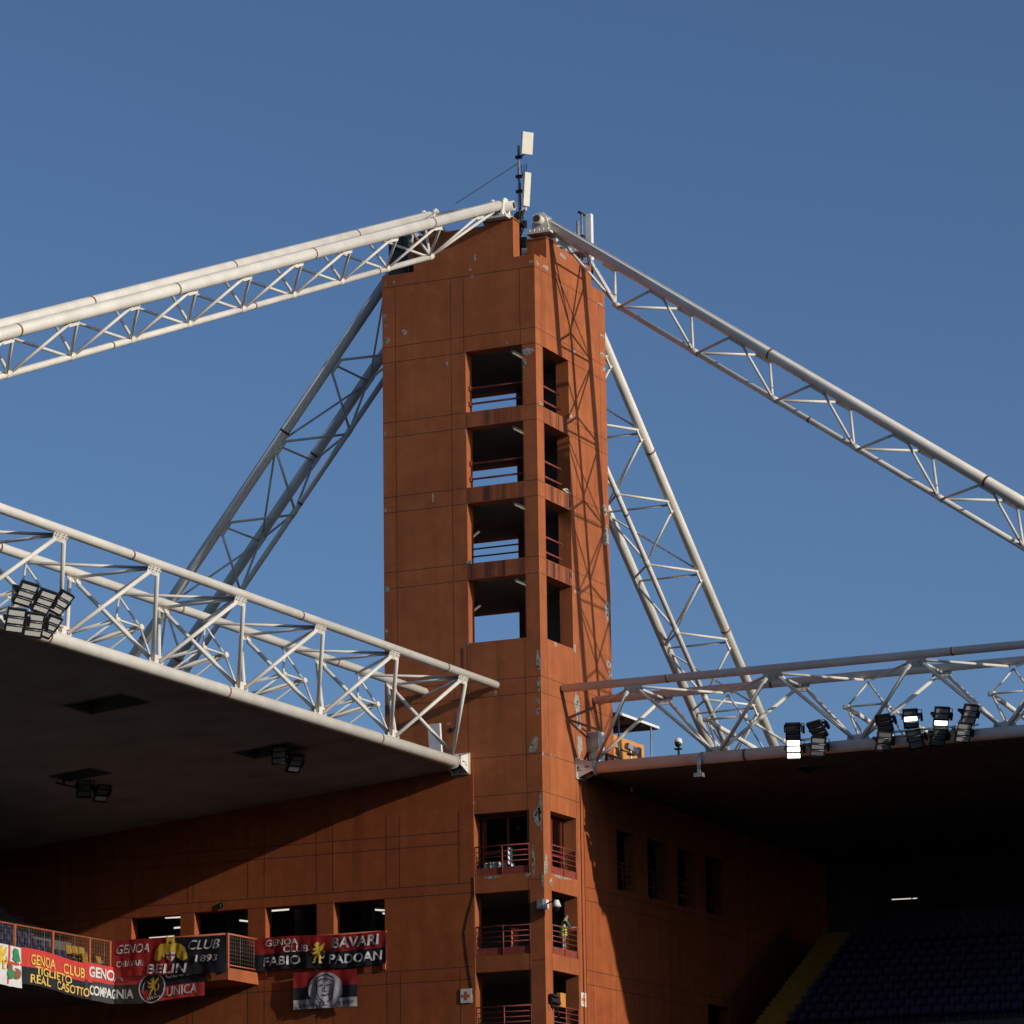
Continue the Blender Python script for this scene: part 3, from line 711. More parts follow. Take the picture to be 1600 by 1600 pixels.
# grey wire basket seen in the second opening
gb = thing('wire_panel', 'grey wire grille panel standing in the second opening behind the balcony', 'grille', (-14, 1.2, 19))
g = MB(); p0, p1 = at(370, 1455, 1, 1.0), at(388, 1478, 1, 1.0)
for i in range(8): x = p0.x+(p1.x-p0.x)*i/7; g.tube((x, 1, p1.z-.3), (x, 1, p0.z), .012, 5)
for i in range(4): z = p1.z+(p0.z-p1.z)*i/3; g.tube((p0.x, 1, z), (p1.x, 1, z), .012, 5)
g.build('wire_grid', M['mesh'], gb)
for e in (p0.x, p1.x): MB().tube((e, 1, 18.95), (e, 1, p0.z), .03, 6).build('leg', M['mesh'], gb)

# ================================================================== BANNERS
def text_shapes(s, shear=0, bold=0, space=1):
    cu = bpy.data.curves.new('t', 'FONT'); cu.body = s; cu.shear = shear; cu.offset = bold; cu.space_character = space; cu.resolution_u = 4
    o = bpy.data.objects.new('t', cu); COL.objects.link(o); bpy.context.view_layer.update()
    me = bpy.data.meshes.new_from_object(o.evaluated_get(bpy.context.evaluated_depsgraph_get()))
    bpy.data.objects.remove(o); bm = bmesh.new(); bm.from_mesh(me); bpy.data.meshes.remove(me)
    bmesh.ops.triangulate(bm, faces=bm.faces)
    vs = [v.co.copy() for v in bm.verts]; fs = [tuple(v.index for v in f.verts) for f in bm.faces]; bm.free()
    x0 = min(v.x for v in vs); x1 = max(v.x for v in vs); y0 = min(v.y for v in vs); y1 = max(v.y for v in vs)
    return [((v.x-x0)/(x1-x0), (v.y-y0)/(y1-y0)) for v in vs], fs
def refine(vs, fs, mx=.12):
    bm = bmesh.new(); V = [bm.verts.new((a, b, 0)) for a, b in vs]
    for f in fs:
        try: bm.faces.new([V[i] for i in f])
        except ValueError: pass
    bmesh.ops.triangulate(bm, faces=bm.faces)
    for _ in range(3):
        ed = [e for e in bm.edges if e.calc_length() > mx]
        if not ed: break
        bmesh.ops.subdivide_edges(bm, edges=ed, cuts=1, use_grid_fill=False); bmesh.ops.triangulate(bm, faces=bm.faces)
    bm.verts.index_update(); r = [(v.co.x, v.co.y) for v in bm.verts], [tuple(v.index for v in f.verts) for f in bm.faces]; bm.free(); return r

def banner(name, label, P, W, H, regions, texts=(), shapes=(), cuts_u=(), cuts_v=(), kids=True):
    """P(u, v, off) maps cloth coordinates (u from the left, v down from the top) into the place"""
    t = thing(name, label, 'banner', P(W/2, 0, 0))
    us = sorted({0, W, *cuts_u, *[W*i/int(W*7+1) for i in range(int(W*7)+1)]}); vs = sorted({0, H, *cuts_v, *[H*i/10 for i in range(11)]})
    b = MB(); nv = len(vs)
    for i in range(len(us)-1):
        for j in range(nv-1):
            m_ = regions((us[i]+us[i+1])/2, (vs[j]+vs[j+1])/2)
            b.add([P(us[i], vs[j], 0), P(us[i], vs[j+1], 0), P(us[i+1], vs[j+1], 0), P(us[i+1], vs[j], 0)], [(0,1,2,3)], m_, True)
    b.build('cloth', None, t)
    for body, u0, u1, v0, v1, m_, sh, bd in texts:
        q, fs = text_shapes(body, sh, bd); q = [(u0+a*(u1-u0), v1+(v0-v1)*c) for a, c in q]; q, fs = refine(q, fs)
        b = MB(); b.add([P(a, c, .036) for a, c in q], fs, m_); b.build('lettering', None, t)
    for k, (pts, m_) in enumerate(shapes):
        q, fs = refine([(a, c) for a, c in pts], [tuple(range(len(pts)))])
        b = MB(); b.add([P(a, c, .018+.003*min(k, 8)) for a, c in q], fs, m_); b.build('emblem_piece', None, t)
    return t
def flat(O, U, N, sag=(0, 0), amp=.03, seed=0, k=5.0):
    O, U, N = Vector(O), Vector(U), Vector(N)
    def P(u, v, off):
        wv = amp*(math.sin(k*u+seed+1.2*v) + .6*math.sin(2.3*k*u+2*seed-1.5*v) + .35*math.sin(4.1*k*u + 3*v) + .3*math.sin(2.6*k*u + 6.5*v + seed))*(.35+.65*min(v, 1.2)/1.2)
        return O + U*u + Vector((0, 0, -1))*(v+sag[0]*u+sag[1]*math.sin(u*1.1)) + N*(off+wv+2*amp)
    return P
def T(cx, cy, s, pts): return [(cx+a*s, cy+c*s) for a, c in pts]
# rampant griffin, facing left, in a unit box about its centre (v down)
GRIF = [[(-.10,-.95),(.08,-.98),(.20,-.82),(.12,-.62),(.30,-.30),(.26,.10),(.10,.35),(-.14,.30),(-.22,-.02),(-.16,-.40),(-.22,-.58),(-.48,-.62),(-.28,-.80)],
        [(.14,-.42),(.30,-.62),(.85,-.98),(.78,-.62),(.62,-.40),(.40,-.16),(.26,-.14)],
        [(-.18,-.42),(-.46,-.36),(-.72,-.62),(-.84,-.52),(-.58,-.18),(-.20,-.20)], [(-.18,-.12),(-.50,.02),(-.66,-.12),(-.78,-.02),(-.56,.22),(-.14,.10)],
        [(-.14,.22),(.06,.30),(-.16,.58),(-.30,.72),(-.26,.92),(-.62,.98),(-.60,.86),(-.46,.82),(-.48,.62)], [(.06,.24),(.28,.10),(.46,.46),(.34,.66),(.42,.90),(.62,.98),(.14,.99),(.18,.62),(.14,.44)],
        [(.40,.44),(.62,.40),(.74,.10),(.66,-.10),(.80,-.20),(.88,.10),(.78,.46),(.52,.56)]]
def griffin(cx, cy, sx, sy, m_): return [([(cx+a*sx, cy+c*sy) for a, c in g], m_) for g in GRIF]
def disc(cx, cy, rx, ry=None, n=36): return [(cx+rx*math.cos(2*math.pi*i/n), cy+(ry or rx)*math.sin(2*math.pi*i/n)) for i in range(n)]
def stroke(pts, w_):
    L_, Rr = [], []
    for i, p in enumerate(pts):
        a, b = pts[max(i-1, 0)], pts[min(i+1, len(pts)-1)]; dx, dy = b[0]-a[0], b[1]-a[1]; l = math.hypot(dx, dy) or 1
        L_.append((p[0]-dy/l*w_, p[1]+dx/l*w_)); Rr.append((p[0]+dy/l*w_, p[1]-dx/l*w_))
    return [([L_[i], L_[i+1], Rr[i+1], Rr[i]], None) for i in range(len(pts)-1)]

# 1 wall banner: red over dark blue
banner('wall_banner', 'red and dark blue club banner with gold griffin reading GENOA CLUB BAVARI FABIO PADOAN', flat((-12.98, -.13, 20.24), (1,0,0), (0,-1,0), (.0, -.05), .034, .4), 6.02, 1.33,
    lambda u, v: M['c_red'] if v < .66 else M['c_blk'],
    [('GENOA', .52, 2.0, .10, .36, M['c_wht'], .05, .012), ('CLUB', 1.35, 2.5, .38, .66, M['c_wht'], .05, .012), ('BAVARI', 3.58, 5.72, .10, .53, M['c_wht'], .08, .02),
     ('FABIO', .40, 2.12, .80, 1.16, M['c_wht'], .03, .015), ('PADOAN', 3.45, 5.85, .78, 1.16, M['c_wht'], .05, .018)], griffin(2.92, .70, .38, .44, M['c_gold']), cuts_v=(.66,))
# 2 portrait banner below it: a plain pencil head in a pale disc
cx, cy = 1.48, .76
face = [[(-.42,-.30),(-.34,-.48),(-.12,-.58),(.12,-.58),(.34,-.46),(.42,-.22),(.36,.10),(.40,.0),(.30,.36),(.10,.52)], [(-.42,-.30),(-.38,-.05),(-.34,.18),(-.22,.40),(-.05,.52)],
        [(-.24,-.12),(-.16,-.18),(-.06,-.14)], [(.06,-.14),(.16,-.18),(.26,-.12)], [(.0,-.1),(-.05,.08),(.06,.10)], [(-.12,.22),(.02,.26),(.16,.20)], [(-.34,-.34),(-.1,-.42),(.18,-.40),(.36,-.28)], [(-.02,.52),(-.04,.66),(.10,.64)]]
sh = [(disc(cx, cy, .78, .70), M['c_gry'])]
for ln in face:
    sh += [(q, M['c_drk']) for q, _ in stroke([(cx+a, cy-.02+c) for a, c in ln], .022)]
for i in range(14): sh.append(([(.16+.07*i, 1.28), (.20+.07*i, 1.28), (.24+.07*i, 1.44), (.19+.07*i, 1.44)], M['c_drk'])) if i % 3 else None
for i in range(16): sh.append(([(1.98+.05*i, 1.26), (2.01+.05*i, 1.24), (2.04+.05*i, 1.36+.04*(i % 2)), (2.01+.05*i, 1.36)], M['c_drk'])) if i % 4 else None
banner('portrait_banner', 'hanging flag with a pencil drawn head in a pale grey disc, below the wall banner', flat((-11.2, -.12, 18.78), (1,0,0), (0,-1,0), (0, 0), .034, 2.1, 4), 2.92, 1.5,
    lambda u, v: M['c_red'] if v < .62 else M['c_blk'] if v < 1.12 else M['c_gry'], (), sh, cuts_v=(.62, 1.12))
# 3 balcony banner: red left half, dark blue right half
cx, cy = 2.72, .52
out = [(.0,-.22),(.22,-.30),(.46,-.26),(.66,-.10),(.76,.14),(.80,.34),(.72,.26),(.69,.40),(.63,.28),(.58,.42),(.52,.26),(.45,.38),(.40,.22),(.30,.30),(.24,.12),(.12,.04),(.0,.10)]
fig = [([(cx+a, cy+c) for a, c in out] + [(cx-a, cy+c) for a, c in reversed(out[1:-1])], M['c_gold']),
       ([(cx-.17,cy-.20),(cx-.20,cy-.36),(cx-.18,cy-.50),(cx-.20,cy-.62),(cx-.10,cy-.53),(cx+.10,cy-.53),(cx+.20,cy-.62),(cx+.18,cy-.50),(cx+.20,cy-.36),(cx+.17,cy-.20)], M['c_gold']),
       ([(cx-.06,cy-.36),(cx+.06,cy-.36),(cx+.10,cy-.26),(cx-.10,cy-.26)], M['c_brn']),
       ([(cx-.2,cy+.06),(cx+.2,cy+.06),(cx+.2,cy+.26),(cx+.1,cy+.40),(cx,cy+.48),(cx-.1,cy+.40),(cx-.2,cy+.26)], M['c_wht']),
       ([(cx-.035,cy+.06),(cx+.035,cy+.06),(cx+.035,cy+.46),(cx-.035,cy+.46)], M['c_red']), ([(cx-.2,cy+.16),(cx+.2,cy+.16),(cx+.2,cy+.23),(cx-.2,cy+.23)], M['c_red'])]
banner('balcony_banner', 'dark red and navy banner reading GENOA CHIAVARI BELIN CLUB 1893 on the balcony front', flat((-18.2, -2.66, 20.26), (1,0,0), (0,-1,0), (.012, -.02), .026, 1.3, 5), 5.3, 1.5,
    lambda u, v: M['c_red'] if u < 2.75 else M['c_blk'],
    [('GENOA', .18, 1.72, .20, .56, M['c_wht'], .28, .006), ('CHIAVARI', .18, 1.45, .86, 1.10, M['c_wht'], .10, .004), ('CLUB', 3.55, 5.02, .14, .52, M['c_wht'], .28, .006),
     ('1893', 3.88, 4.92, .74, 1.02, M['c_wht'], .1, .02), ('BELIN', 1.6, 3.5, 1.06, 1.44, M['c_wht'], .12, .016)], fig, cuts_u=(2.75,))
# 4 red and black banner that wraps the corner of the balcony
def wrap(u, v, off):
    a = 2.25; sagv = .05*math.sin(u*1.3)
    wv = .02*math.sin(6*u+1)+.012*math.sin(13*u+v)
    if u < a: return Vector((-18.24+off+wv+.05, -2.66-(a-u), 19.22-.045*(a-u)*0-v-.02*u))
    return Vector((-18.2+(u-a), -2.60-off*.6-wv*.5-.02, 19.18-v-.02*(u-a)*-1+sagv))
c5 = 4.05; sh = [(disc(c5, .92, .62), M['c_wht']), (disc(c5, .92, .57), M['c_blk']), ([(c5-.52,.98),(c5-.2,.98),(c5+.0,1.34),(c5-.3,1.38)], M['c_red2'])]
for i in range(7): sh.append(([(c5-.25+.11*i, 1.28), (c5-.2+.11*i, 1.27), (c5-.14+.11*i, 1.42-.02*i), (c5-.2+.11*i, 1.42-.02*i)], M['c_wht']))
sh += griffin(c5+.06, .86, .34, .38, M['c_gold'])
banner('corner_banner', 'red and black banner reading GENOA CLUB COMPAGNIA UNICA folded round the corner of the balcony', wrap, 6.5, 1.5,
    lambda u, v: (M['c_red2'] if v < .72 else M['c_grey']) if u < c5 else (M['c_blk'] if v < .95 else M['c_red2']),
    [('GENOA', .28, 2.72, .14, .58, M['c_wht'], 0, .03), ('CLUB', 4.65, 5.9, .22, .64, M['c_wht'], 0, .02), ('COMPAGNIA', .34, 3.2, .90, 1.30, M['c_wht'], 0, .03), ('UNICA', 4.75, 6.15, .98, 1.36, M['c_wht'], .05, .012)], sh, cuts_u=(2.25, c5), cuts_v=(.72, .95))
# 5 and 6 on the front of the left tier
banner('tier_banner', 'red over black banner with yellow letters reading GENOA CLUB TIGLIETO REAL CASOTTO', flat((-18.22, -9.72, 19.36), (0,1,0), (1,0,0), (.035, -.05), .022, .7, 4.6), 5.35, 1.42,
    lambda u, v: M['c_red2'] if v < .74 else M['c_blk'],
    [('GENOA', .72, 2.5, .22, .62, M['c_yel'], 0, .012), ('CLUB', 3.1, 4.75, .22, .62, M['c_yel'], 0, .012), ('TIGLIETO', 1.05, 3.75, .66, .98, M['c_yel'], 0, .012), ('REAL', .72, 2.2, 1.0, 1.34, M['c_yel'], 0, .012), ('CASOTTO', 2.6, 5.1, 1.0, 1.34, M['c_yel'], 0, .012)], (), cuts_v=(.74,))
sh = [([(1.05,0),(1.17,0),(1.17,1.5),(1.05,1.5)], M['c_red2']), ([(0,.62),(2.0,.62),(2.0,.72),(0,.72)], M['c_red2'])] + griffin(.55, .52, .42, .46, M['c_gold'])
sh += [([(1.38,.18),(1.5,.06),(1.72,.10),(1.78,.3),(1.86,.56),(1.62,.62),(1.34,.5),(1.44,.36)], M['c_grn']), (disc(1.25, 1.1, .24, .2), M['c_grn']), (disc(1.62, 1.05, .26, .22), M['c_brn']), (disc(1.15, .82, .2, .14), M['c_brn']), (disc(1.5, .86, .16, .12), M['c_wht'])]
banner('white_flag', 'white flag with a red cross, gold griffin and green figures, left of the tier banner', flat((-18.22, -11.72, 19.38), (0,1,0), (1,0,0), (.03, 0), .035, 3.1), 1.98, 1.58, lambda u, v: M['c_wht'], (), sh)
# tier front fascia
tag(MB().box((-18.36, -75, 18.2), (-18.34, -2.7, 18.96)).build('tier_fascia', M['step']), 'dark concrete front edge of the left tier behind the banners', 'parapet')

# ================================================================== FLOODLIGHTS
def flood_proto():
    t = thing('floodlight', 'floodlight', 'floodlight', (0, 0, 0))
    b = MB()
    for x in (-.30, .26): b.box((x, -.06, -.40), (x+.04, .08, .40))
    for z in (-.40, -.145, .115, .37): b.box((-.26, -.06, z-.008), (.26, .07, z+.038))
    b.box((-.28, .03, -.38), (.28, .09, .38)); b.build('housing', M['black'], t)
    for z in (-.245, .013, .265): MB().box((-.245, -.045, z-.085), (.245, .028, z+.085)).build('lamp_panel', M['glass_lens'], t)
    for z in (-.13, .128): 
        MB().tube((-.26, -.07, z), (.26, -.07, z), .012, 6).build('trim_bar', M['galv'], t)
    b = MB(); b.box((.31, -.02, -.03), (.36, .36, .05)); b.box((-.36, -.02, -.03), (-.31, .36, .05)); b.box((-.36, .32, -.04), (.36, .38, .06)); b.build('yoke', M['black'], t)
    b = MB(); b.box((.37, .05, -.16), (.47, .2, .14)); b.path([(.42, .12, .14), (.45, .1, .3), (.33, .08, .34), (.28, .1, .25)], .015); b.build('driver_box', M['black'], t)
    return t
FP = flood_proto(); lens = [c for c in FP.children if c.name.startswith('lamp_panel')]
lit_me = lens[0].data
def lens_mesh(kind):
    d = {}
    for i, o in enumerate(lens):
        me = o.data.copy(); me.materials.clear(); me.materials.append(M[kind]); d[i] = me
    return d
LENS = {'glass_lens': {i: o.data for i, o in enumerate(lens)}, 'glass_shaded': lens_mesh('glass_shaded'), 'glass_half_shaded': lens_mesh('glass_half_shaded'), 'lit': lens_mesh('lit')}
used_f = False
def flood(loc, az, tilt, roll, label, group, kinds=('glass_lens',)*3, sc=1):
    """az: facing in degrees from +X towards +Y; tilt: degrees below level; kinds: upper, middle, lower panel"""
    global used_f
    o = FP if not used_f else dup(FP); used_f = True
    f = Vector((math.cos(R(az))*math.cos(R(tilt)), math.sin(R(az))*math.cos(R(tilt)), -math.sin(R(tilt))))
    zz = Vector((0, 0, 1)); zz = (zz - f*zz.dot(f)).normalized(); xx = (-f).cross(zz)
    m_ = Matrix((xx, -f, zz)).transposed() @ Matrix.Rotation(R(roll), 3, 'Y')
    o.location = loc; o.rotation_euler = m_.to_euler(); o.scale = (sc,)*3; o['label'] = label; o['group'] = group
    ls = [c for c in o.children if c.name.startswith('lamp_panel')]
    ls.sort(key=lambda c: c.data.vertices[0].co.z)
    for i, c in enumerate(ls): c.data = LENS[kinds[2-i]][i]
    return o
GL = 'floodlights clustered on the left roof truss'
for px, py, az, ti, lb in ((40,928,-40,38,'upper row, leftmost floodlight of the cluster at the left edge'), (69,940,-34,38,'upper row, middle floodlight of the cluster at the left edge'), (95,942,-14,40,'upper row, rightmost and narrowest floodlight of the cluster at the left edge'),
                           (24,970,-52,28,'lower row, leftmost floodlight of the cluster at the left edge'), (53,977,-52,28,'lower row, middle floodlight of the cluster at the left edge'), (77,979,-10,42,'lower row, turned floodlight at the right end of the left edge cluster')):
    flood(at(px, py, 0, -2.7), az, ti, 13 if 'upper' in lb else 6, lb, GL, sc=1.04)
D3 = ('glass_shaded',)*3
GR = 'floodlights along the right roof truss'
for px, py, az, ti, ro, kk, lb in (
    (1239,1143,-70,48,0,D3,'upper dark floodlight straight above the fully lit one on the right truss'), (1240,1171,-68,20,0,('lit','lit','lit'),'floodlight with all three panels shining white on the right truss'),
    (1277,1140,-84,48,-14,D3,'upper dark floodlight leaning left, right of the one above the fully lit lamp'), (1278,1167,-64,22,4,('glass_half_shaded','glass_half_shaded','glass_shaded'),'lower unlit floodlight just right of the fully lit lamp'),
    (1382,1130,-78,46,-6,D3,'upper dark floodlight, leftmost of the four pairs on the right truss'), (1381,1158,-52,24,3,D3,'lower floodlight, leftmost of the four pairs on the right truss'),
    (1423,1123,-72,34,-2,('glass_shaded','lit','glass_shaded'),'upper floodlight with only its middle panel lit'), (1430,1155,-84,26,-8,D3,'lower floodlight beneath the one with its middle panel lit'),
    (1471,1120,-58,30,2,('glass_half_shaded','glass_half_shaded','lit'),'upper floodlight with only its lowest panel lit'), (1467,1152,-54,42,4,D3,'lower floodlight beneath the one with its lowest panel lit'),
    (1515,1116,-46,32,3,('glass_half_shaded',)*3,'upper floodlight, rightmost on the right truss'), (1505,1145,-52,26,3,('glass_half_shaded',)*3,'lower floodlight, rightmost on the right truss')):
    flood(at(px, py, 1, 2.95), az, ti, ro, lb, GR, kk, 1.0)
GS = 'floodlights hung below the left roof'
for px, py, x, az, ti, lb in ((436,1180,-6.4,-58,30,'left one of two floodlights hanging by the recess nearest the tower'), (461,1193,-6.8,-28,34,'right one of two floodlights hanging by the recess nearest the tower'),
                              (131,1232,-15.0,-54,30,'left one of two floodlights hanging low at the far left recess'), (159,1239,-15.0,-30,34,'right one of two floodlights hanging low at the far left recess')):
    flood(at(px, py, 0, x), az, ti, 0, lb, GS, ('glass_shaded', 'glass_shaded', 'glass_lens') if 'right one' in lb else D3, .95)
# support frames of the floodlight groups
def frame(label, bars, m_='galv'):
    b = MB()
    for p, q, r in bars: b.tube(p, q, r, 8)
    return tag(b.build('lamp_frame', M[m_]), label, 'frame')
a, c = at(12, 955, 0, -3.1), at(100, 962, 0, -3.1)
frame('steel frame behind the cluster of floodlights at the left edge', [((-3.15, a.y, 27.1), (-3.15, c.y, 27.1), .05), ((-3.15, a.y, 27.5), (-3.15, c.y, 27.5), .05), ((-3.2, a.y+.4, 26.8), (-3.15, a.y+.4, 28.0), .05), ((-3.2, c.y-.4, 26.8), (-3.15, c.y-.4, 28.0), .05), ((-3.2, (a.y+c.y)/2, 26.8), (-3.15, (a.y+c.y)/2, 28.0), .05)], 'white')
for nm, x0, x1 in (('steel frame behind the two left pairs of floodlights on the right truss', 9.2, 10.9), ('steel frame behind the four right pairs of floodlights on the right truss', 13.0, 17.2)):
    bars = [((x0, 3.25, 27.12), (x1, 3.25, 27.12), .045), ((x0, 3.3, 26.95), (x1, 3.3, 26.95), .035)]
    x = x0+.2
    while x < x1: bars.append(((x, 3.45, 26.75), (x+.1, 3.2, 27.35), .04)); x += 1.05
    frame(nm, bars, 'white')
for lb, x, y, z in (('short hanger holding the two floodlights nearest the tower', -6.5, -9.6, 26.3), ('short hanger holding the two floodlights at the far left recess', -15, -11.8, 25.4)):
    frame(lb, [((x, y, z+.6), (x, y, z-.1), .05), ((x-.1, y-.4, z-.1), (x-.1, y+1.4, z-.1), .04)], 'black')

# ================================================================== ANTENNAS ON THE TOWER TOP
mast = thing('antenna_mast', 'dark antenna mast with two beige panels on the tower top', 'antenna', (-1.1, 1.0, 47.5))
mx, my = -1.1, 1.0
b = MB(); b.tube((mx, my, 47.6), (mx, my, 52.85), .055, 12); b.build('mast_pole', M['galv'], mast)
def panel(c, az, tilt, w_, h_, d_, parent, m_='panel'):
    f = Vector((math.cos(R(az))*math.cos(R(tilt)), math.sin(R(az))*math.cos(R(tilt)), -math.sin(R(tilt)))); z = Vector((0,0,1)); z = (z-f*z.dot(f)).normalized(); x = (-f).cross(z)
    b = MB(); b.obox(c, (x, f, z), (w_/2, d_/2, h_/2)); o = b.build('panel_antenna', M[m_], parent); 
    md = o.modifiers.new('bevel', 'BEVEL'); md.width = .025; md.segments = 2; return o
panel(at(823.5, 224, 1, .85), -38, 9, .52, .95, .12, mast); panel(at(822.5, 296, 1, .85), -26, 6, .34, 1.45, .14, mast)
b = MB()
for z in (52.35, 51.5, 50.85, 49.9): b.obox((mx, my, z), ((1,0,0),(0,1,0),(0,0,1)), (.13, .08, .06)); b.tube((mx, my, z), (mx+.28, my-.1, z+.03), .03, 6)
b.build('clamp', M['black'], mast)
b = MB()
for q in range(9):
    x0 = mx+random.uniform(-.1, .3); y0_ = my-.12-random.random()*.12
    pts = [(mx+random.uniform(.0, .34), y0_, 50.0+random.uniform(-.2, .1)), (x0, y0_-.05, 49.6), (mx+random.uniform(-.2, .35), y0_, 49.2), (mx+random.uniform(-.1, .15), my-.08, 48.7), (mx+random.uniform(-.05, .12), my-.05, 47.8)]
    b.path(pts, .022, 5)
b.path([(mx+.15, my-.1, 51.95), (mx+.2, my-.14, 51.6), (mx+.38, my-.14, 51.5), (mx+.42, my-.12, 51.95)], .02, 5); b.path([(mx+.28, my-.1, 52.0), (mx+.3, my-.1, 51.3)], .016, 5); b.path([(mx+.1, my-.1, 51.2), (mx+.09, my-.08, 47.9)], .025, 5)
b.build('feeder_cable', M['cable'], mast)
b = MB(); b.box((mx-.16, my-.2, 49.45), (mx+.06, my-.04, 49.85)); b.box((mx+.16, my-.2, 49.2), (mx+.36, my-.04, 49.5)); b.box((mx-.3, my+.1, 48.2), (mx-.05, my+.25, 48.8)); b.box((mx-.2, my-.22, 48.75), (mx-.04, my-.1, 49.05)); b.box((mx+.14, my-.16, 48.35), (mx+.34, my-.02, 48.8)); b.box((mx-.24, my-.2, 48.2), (mx+.02, my-.08, 48.45)); b.build('radio_unit', M['black'], mast)
b = MB(); b.box((mx+.2, my-.2, 49.93), (mx+.26, my-.12, 50.06)); b.box((mx+.33, my-.2, 49.93), (mx+.39, my-.12, 50.06)); b.box((mx-.06, my-.12, 48.9), (mx+.06, my-.05, 49.0)); b.tube((mx-.02, my-.02, 47.7), (mx-.02, my-.02, 49.2), .075, 10); b.build('connector', M['cab'], mast)
gw = at(712, 318, 0, -1.56)
g = MB().path([(mx, my, 52.1), gw], .017, 6); tag(g.build('guy_wire', M['cable']), 'thin dark wire slanting from the beige antenna mast to the white stay', 'wire')
ant = thing('antenna_mast', 'slim pole antenna with a tall white panel at the right rear of the tower top', 'antenna', (-.2, 5.6, 47.8))
q = at(910, 400, 0, -.2); b = MB(); b.tube((-.2, q.y, 47.85), (-.2, q.y, 51.05), .05, 10); b.build('mast_pole', M['galv'], ant)
q2 = at(903, 360, 0, -.2); b = MB(); b.tube((-.2, q2.y, 48.9), (-.2, q2.y, 50.5), .075, 10); b.build('stub_antenna', M['galv'], ant)
b = MB(); b.tube((-.2, q2.y, 49.9), (-.2, q.y+.5, 49.9), .035, 6); b.obox((-.2, q.y, 49.9), ((1,0,0),(0,1,0),(0,0,1)), (.1, .12, .08)); b.obox((-.2, q.y, 50.95), ((1,0,0),(0,1,0),(0,0,1)), (.06, .3, .03)); b.build('clamp', M['black'], ant)
q3 = at(920.5, 370, 0, -.1); b = MB(); b.box((-.2, q3.y-.12, 49.0), (.05, q3.y+.12, 51.05)); b.build('panel_antenna', M['cab'], ant)
b = MB()
for k in range(6): yy = q.y+random.uniform(-.1, .8); b.box((-.25, yy-.08, 48.0+random.random()*.5), (-.05, yy+.1, 48.5+random.random()*.5))
b.path([(-.1, q.y+.2, 49.2), (-.05, q.y+.35, 48.7), (-.05, q.y+.3, 48.0)], .025, 5); b.build('radio_unit', M['black'], ant)
# black speaker stack on the left shoulder
spk = thing('loudspeaker', 'stack of black loudspeakers on the left shoulder of the tower top behind the stay', 'loudspeaker', (-6.4, .5, 47.72))
for z in (47.75, 48.33, 48.91):
    b = MB(); b.prism([(-6.85, .25, z), (-6.15, .25, z), (-6.2, .95, z), (-6.8, .95, z)], (0, 0, .54)); o = b.build('speaker_cabinet', M['black'], spk)
    g = MB(); g.box((-6.8, .23, z+.05), (-6.2, .245, z+.49)); g.build('grille', M['bolt'], o)
b = MB(); b.tube((-6.1, .6, 47.7), (-6.1, .6, 49.6), .04, 8); b.tube((-6.9, .6, 49.5), (-5.9, .6, 49.5), .03, 8); b.build('support_frame', M['galv'], spk)

# ================================================================== SMALL FITTINGS
tag(MB().obox(at(680, 1154, 1, -.35), ((1,0,.0),(0,1,0.12),(0,-.12,1)), (.27, .07, .60)).build('panel_antenna', M['cab']), 'white flat antenna panel standing on the left truss against the tower', 'antenna')
cab = thing('equipment_cabinet', 'white equipment cabinet on the sunlit face of the tower by the right truss', 'cabinet', (.25, 4.8, 27))
b = MB(); b.box((.02, 4.5, 26.95), (.5, 5.08, 28.45)); b.build('cabinet_body', M['cab'], cab)
b = MB(); b.box((.02, 4.485, 27.0), (.48, 4.5, 28.4)); b.build('door', M['galv'], cab)
b = MB(); b.tube((.02, 4.4, 28.45), (.02, 3.95, 28.5), .025, 6); b.path([(.05, 4.4, 28.4), (.05, 4.35, 27.9), (.06, 4.42, 27.3), (.05, 4.45, 27)], .022, 5); b.path([(.05, 4.3, 28.2), (.06, 4.38, 27.7), (.05, 4.3, 27.2)], .02, 5); b.build('cable', M['cable'], cab)
hut = thing('rooftop_hut', 'small bright orange hut on the roof right of the tower', 'hut', (-2, 9, 26))
b = MB(); b.box((-3.6, 7.22, 25.5), (-.02, 10.45, 28.72)); b.build('wall', M['hut'], hut)
b = MB(); b.box((-.02, 9.72, 26.5), (.012, 10.1, 28.55)); b.build('door', M['black'], hut)
b = MB(); b.box((-.02, 7.3, 28.16), (.01, 9.7, 28.22)); b.build('wall_line', M['joint'], hut)
can = thing('canopy', 'thin flat canopy on slim posts above the orange hut', 'canopy', (-1.2, 9.5, 26))
b = MB(); b.prism([(.05, 7.5, 29.66), (.05, 11.9, 29.6), (-2.35, 11.9, 29.6), (-2.35, 7.5, 29.66)], (0, 0, .05)); b.build('roof_sheet', M['step'], can)
b = MB(); b.box((.05, 7.5, 29.63), (.09, 11.92, 29.74)); b.build('edge_trim', M['cab'], can)
for y in (7.75, 11.2): MB().tube((0, y, 25.9), (0, y, 29.62), .04, 8).build('post', M['galv'], can)
for y in (8.5, 10.2): MB().box((-2.3, y-.04, 29.5), (0, y+.04, 29.6)).build('joist', M['black'], can)
gp = thing('guard_panel', 'low brown guard panel in a dark frame below the orange hut', 'barrier', (.3, 6.6, 26.5))
b = MB(); b.box((.3, 5.75, 26.4), (.33, 7.1, 27.62)); b.build('sheet', M['redder'], gp)
b = MB(); b.box((.28, 5.7, 27.62), (.36, 7.15, 27.7)); b.box((.28, 5.7, 26.4), (.36, 5.78, 27.62)); b.box((.28, 7.07, 26.4), (.36, 7.15, 27.62)); b.build('frame', M['black'], gp)
tag(MB().box((.25, 7.2, 26.4), (.29, 8.6, 27.4)).build('guard_panel', M['redder']), 'second brown panel beside the framed one, behind the camera on its pole', 'barrier')
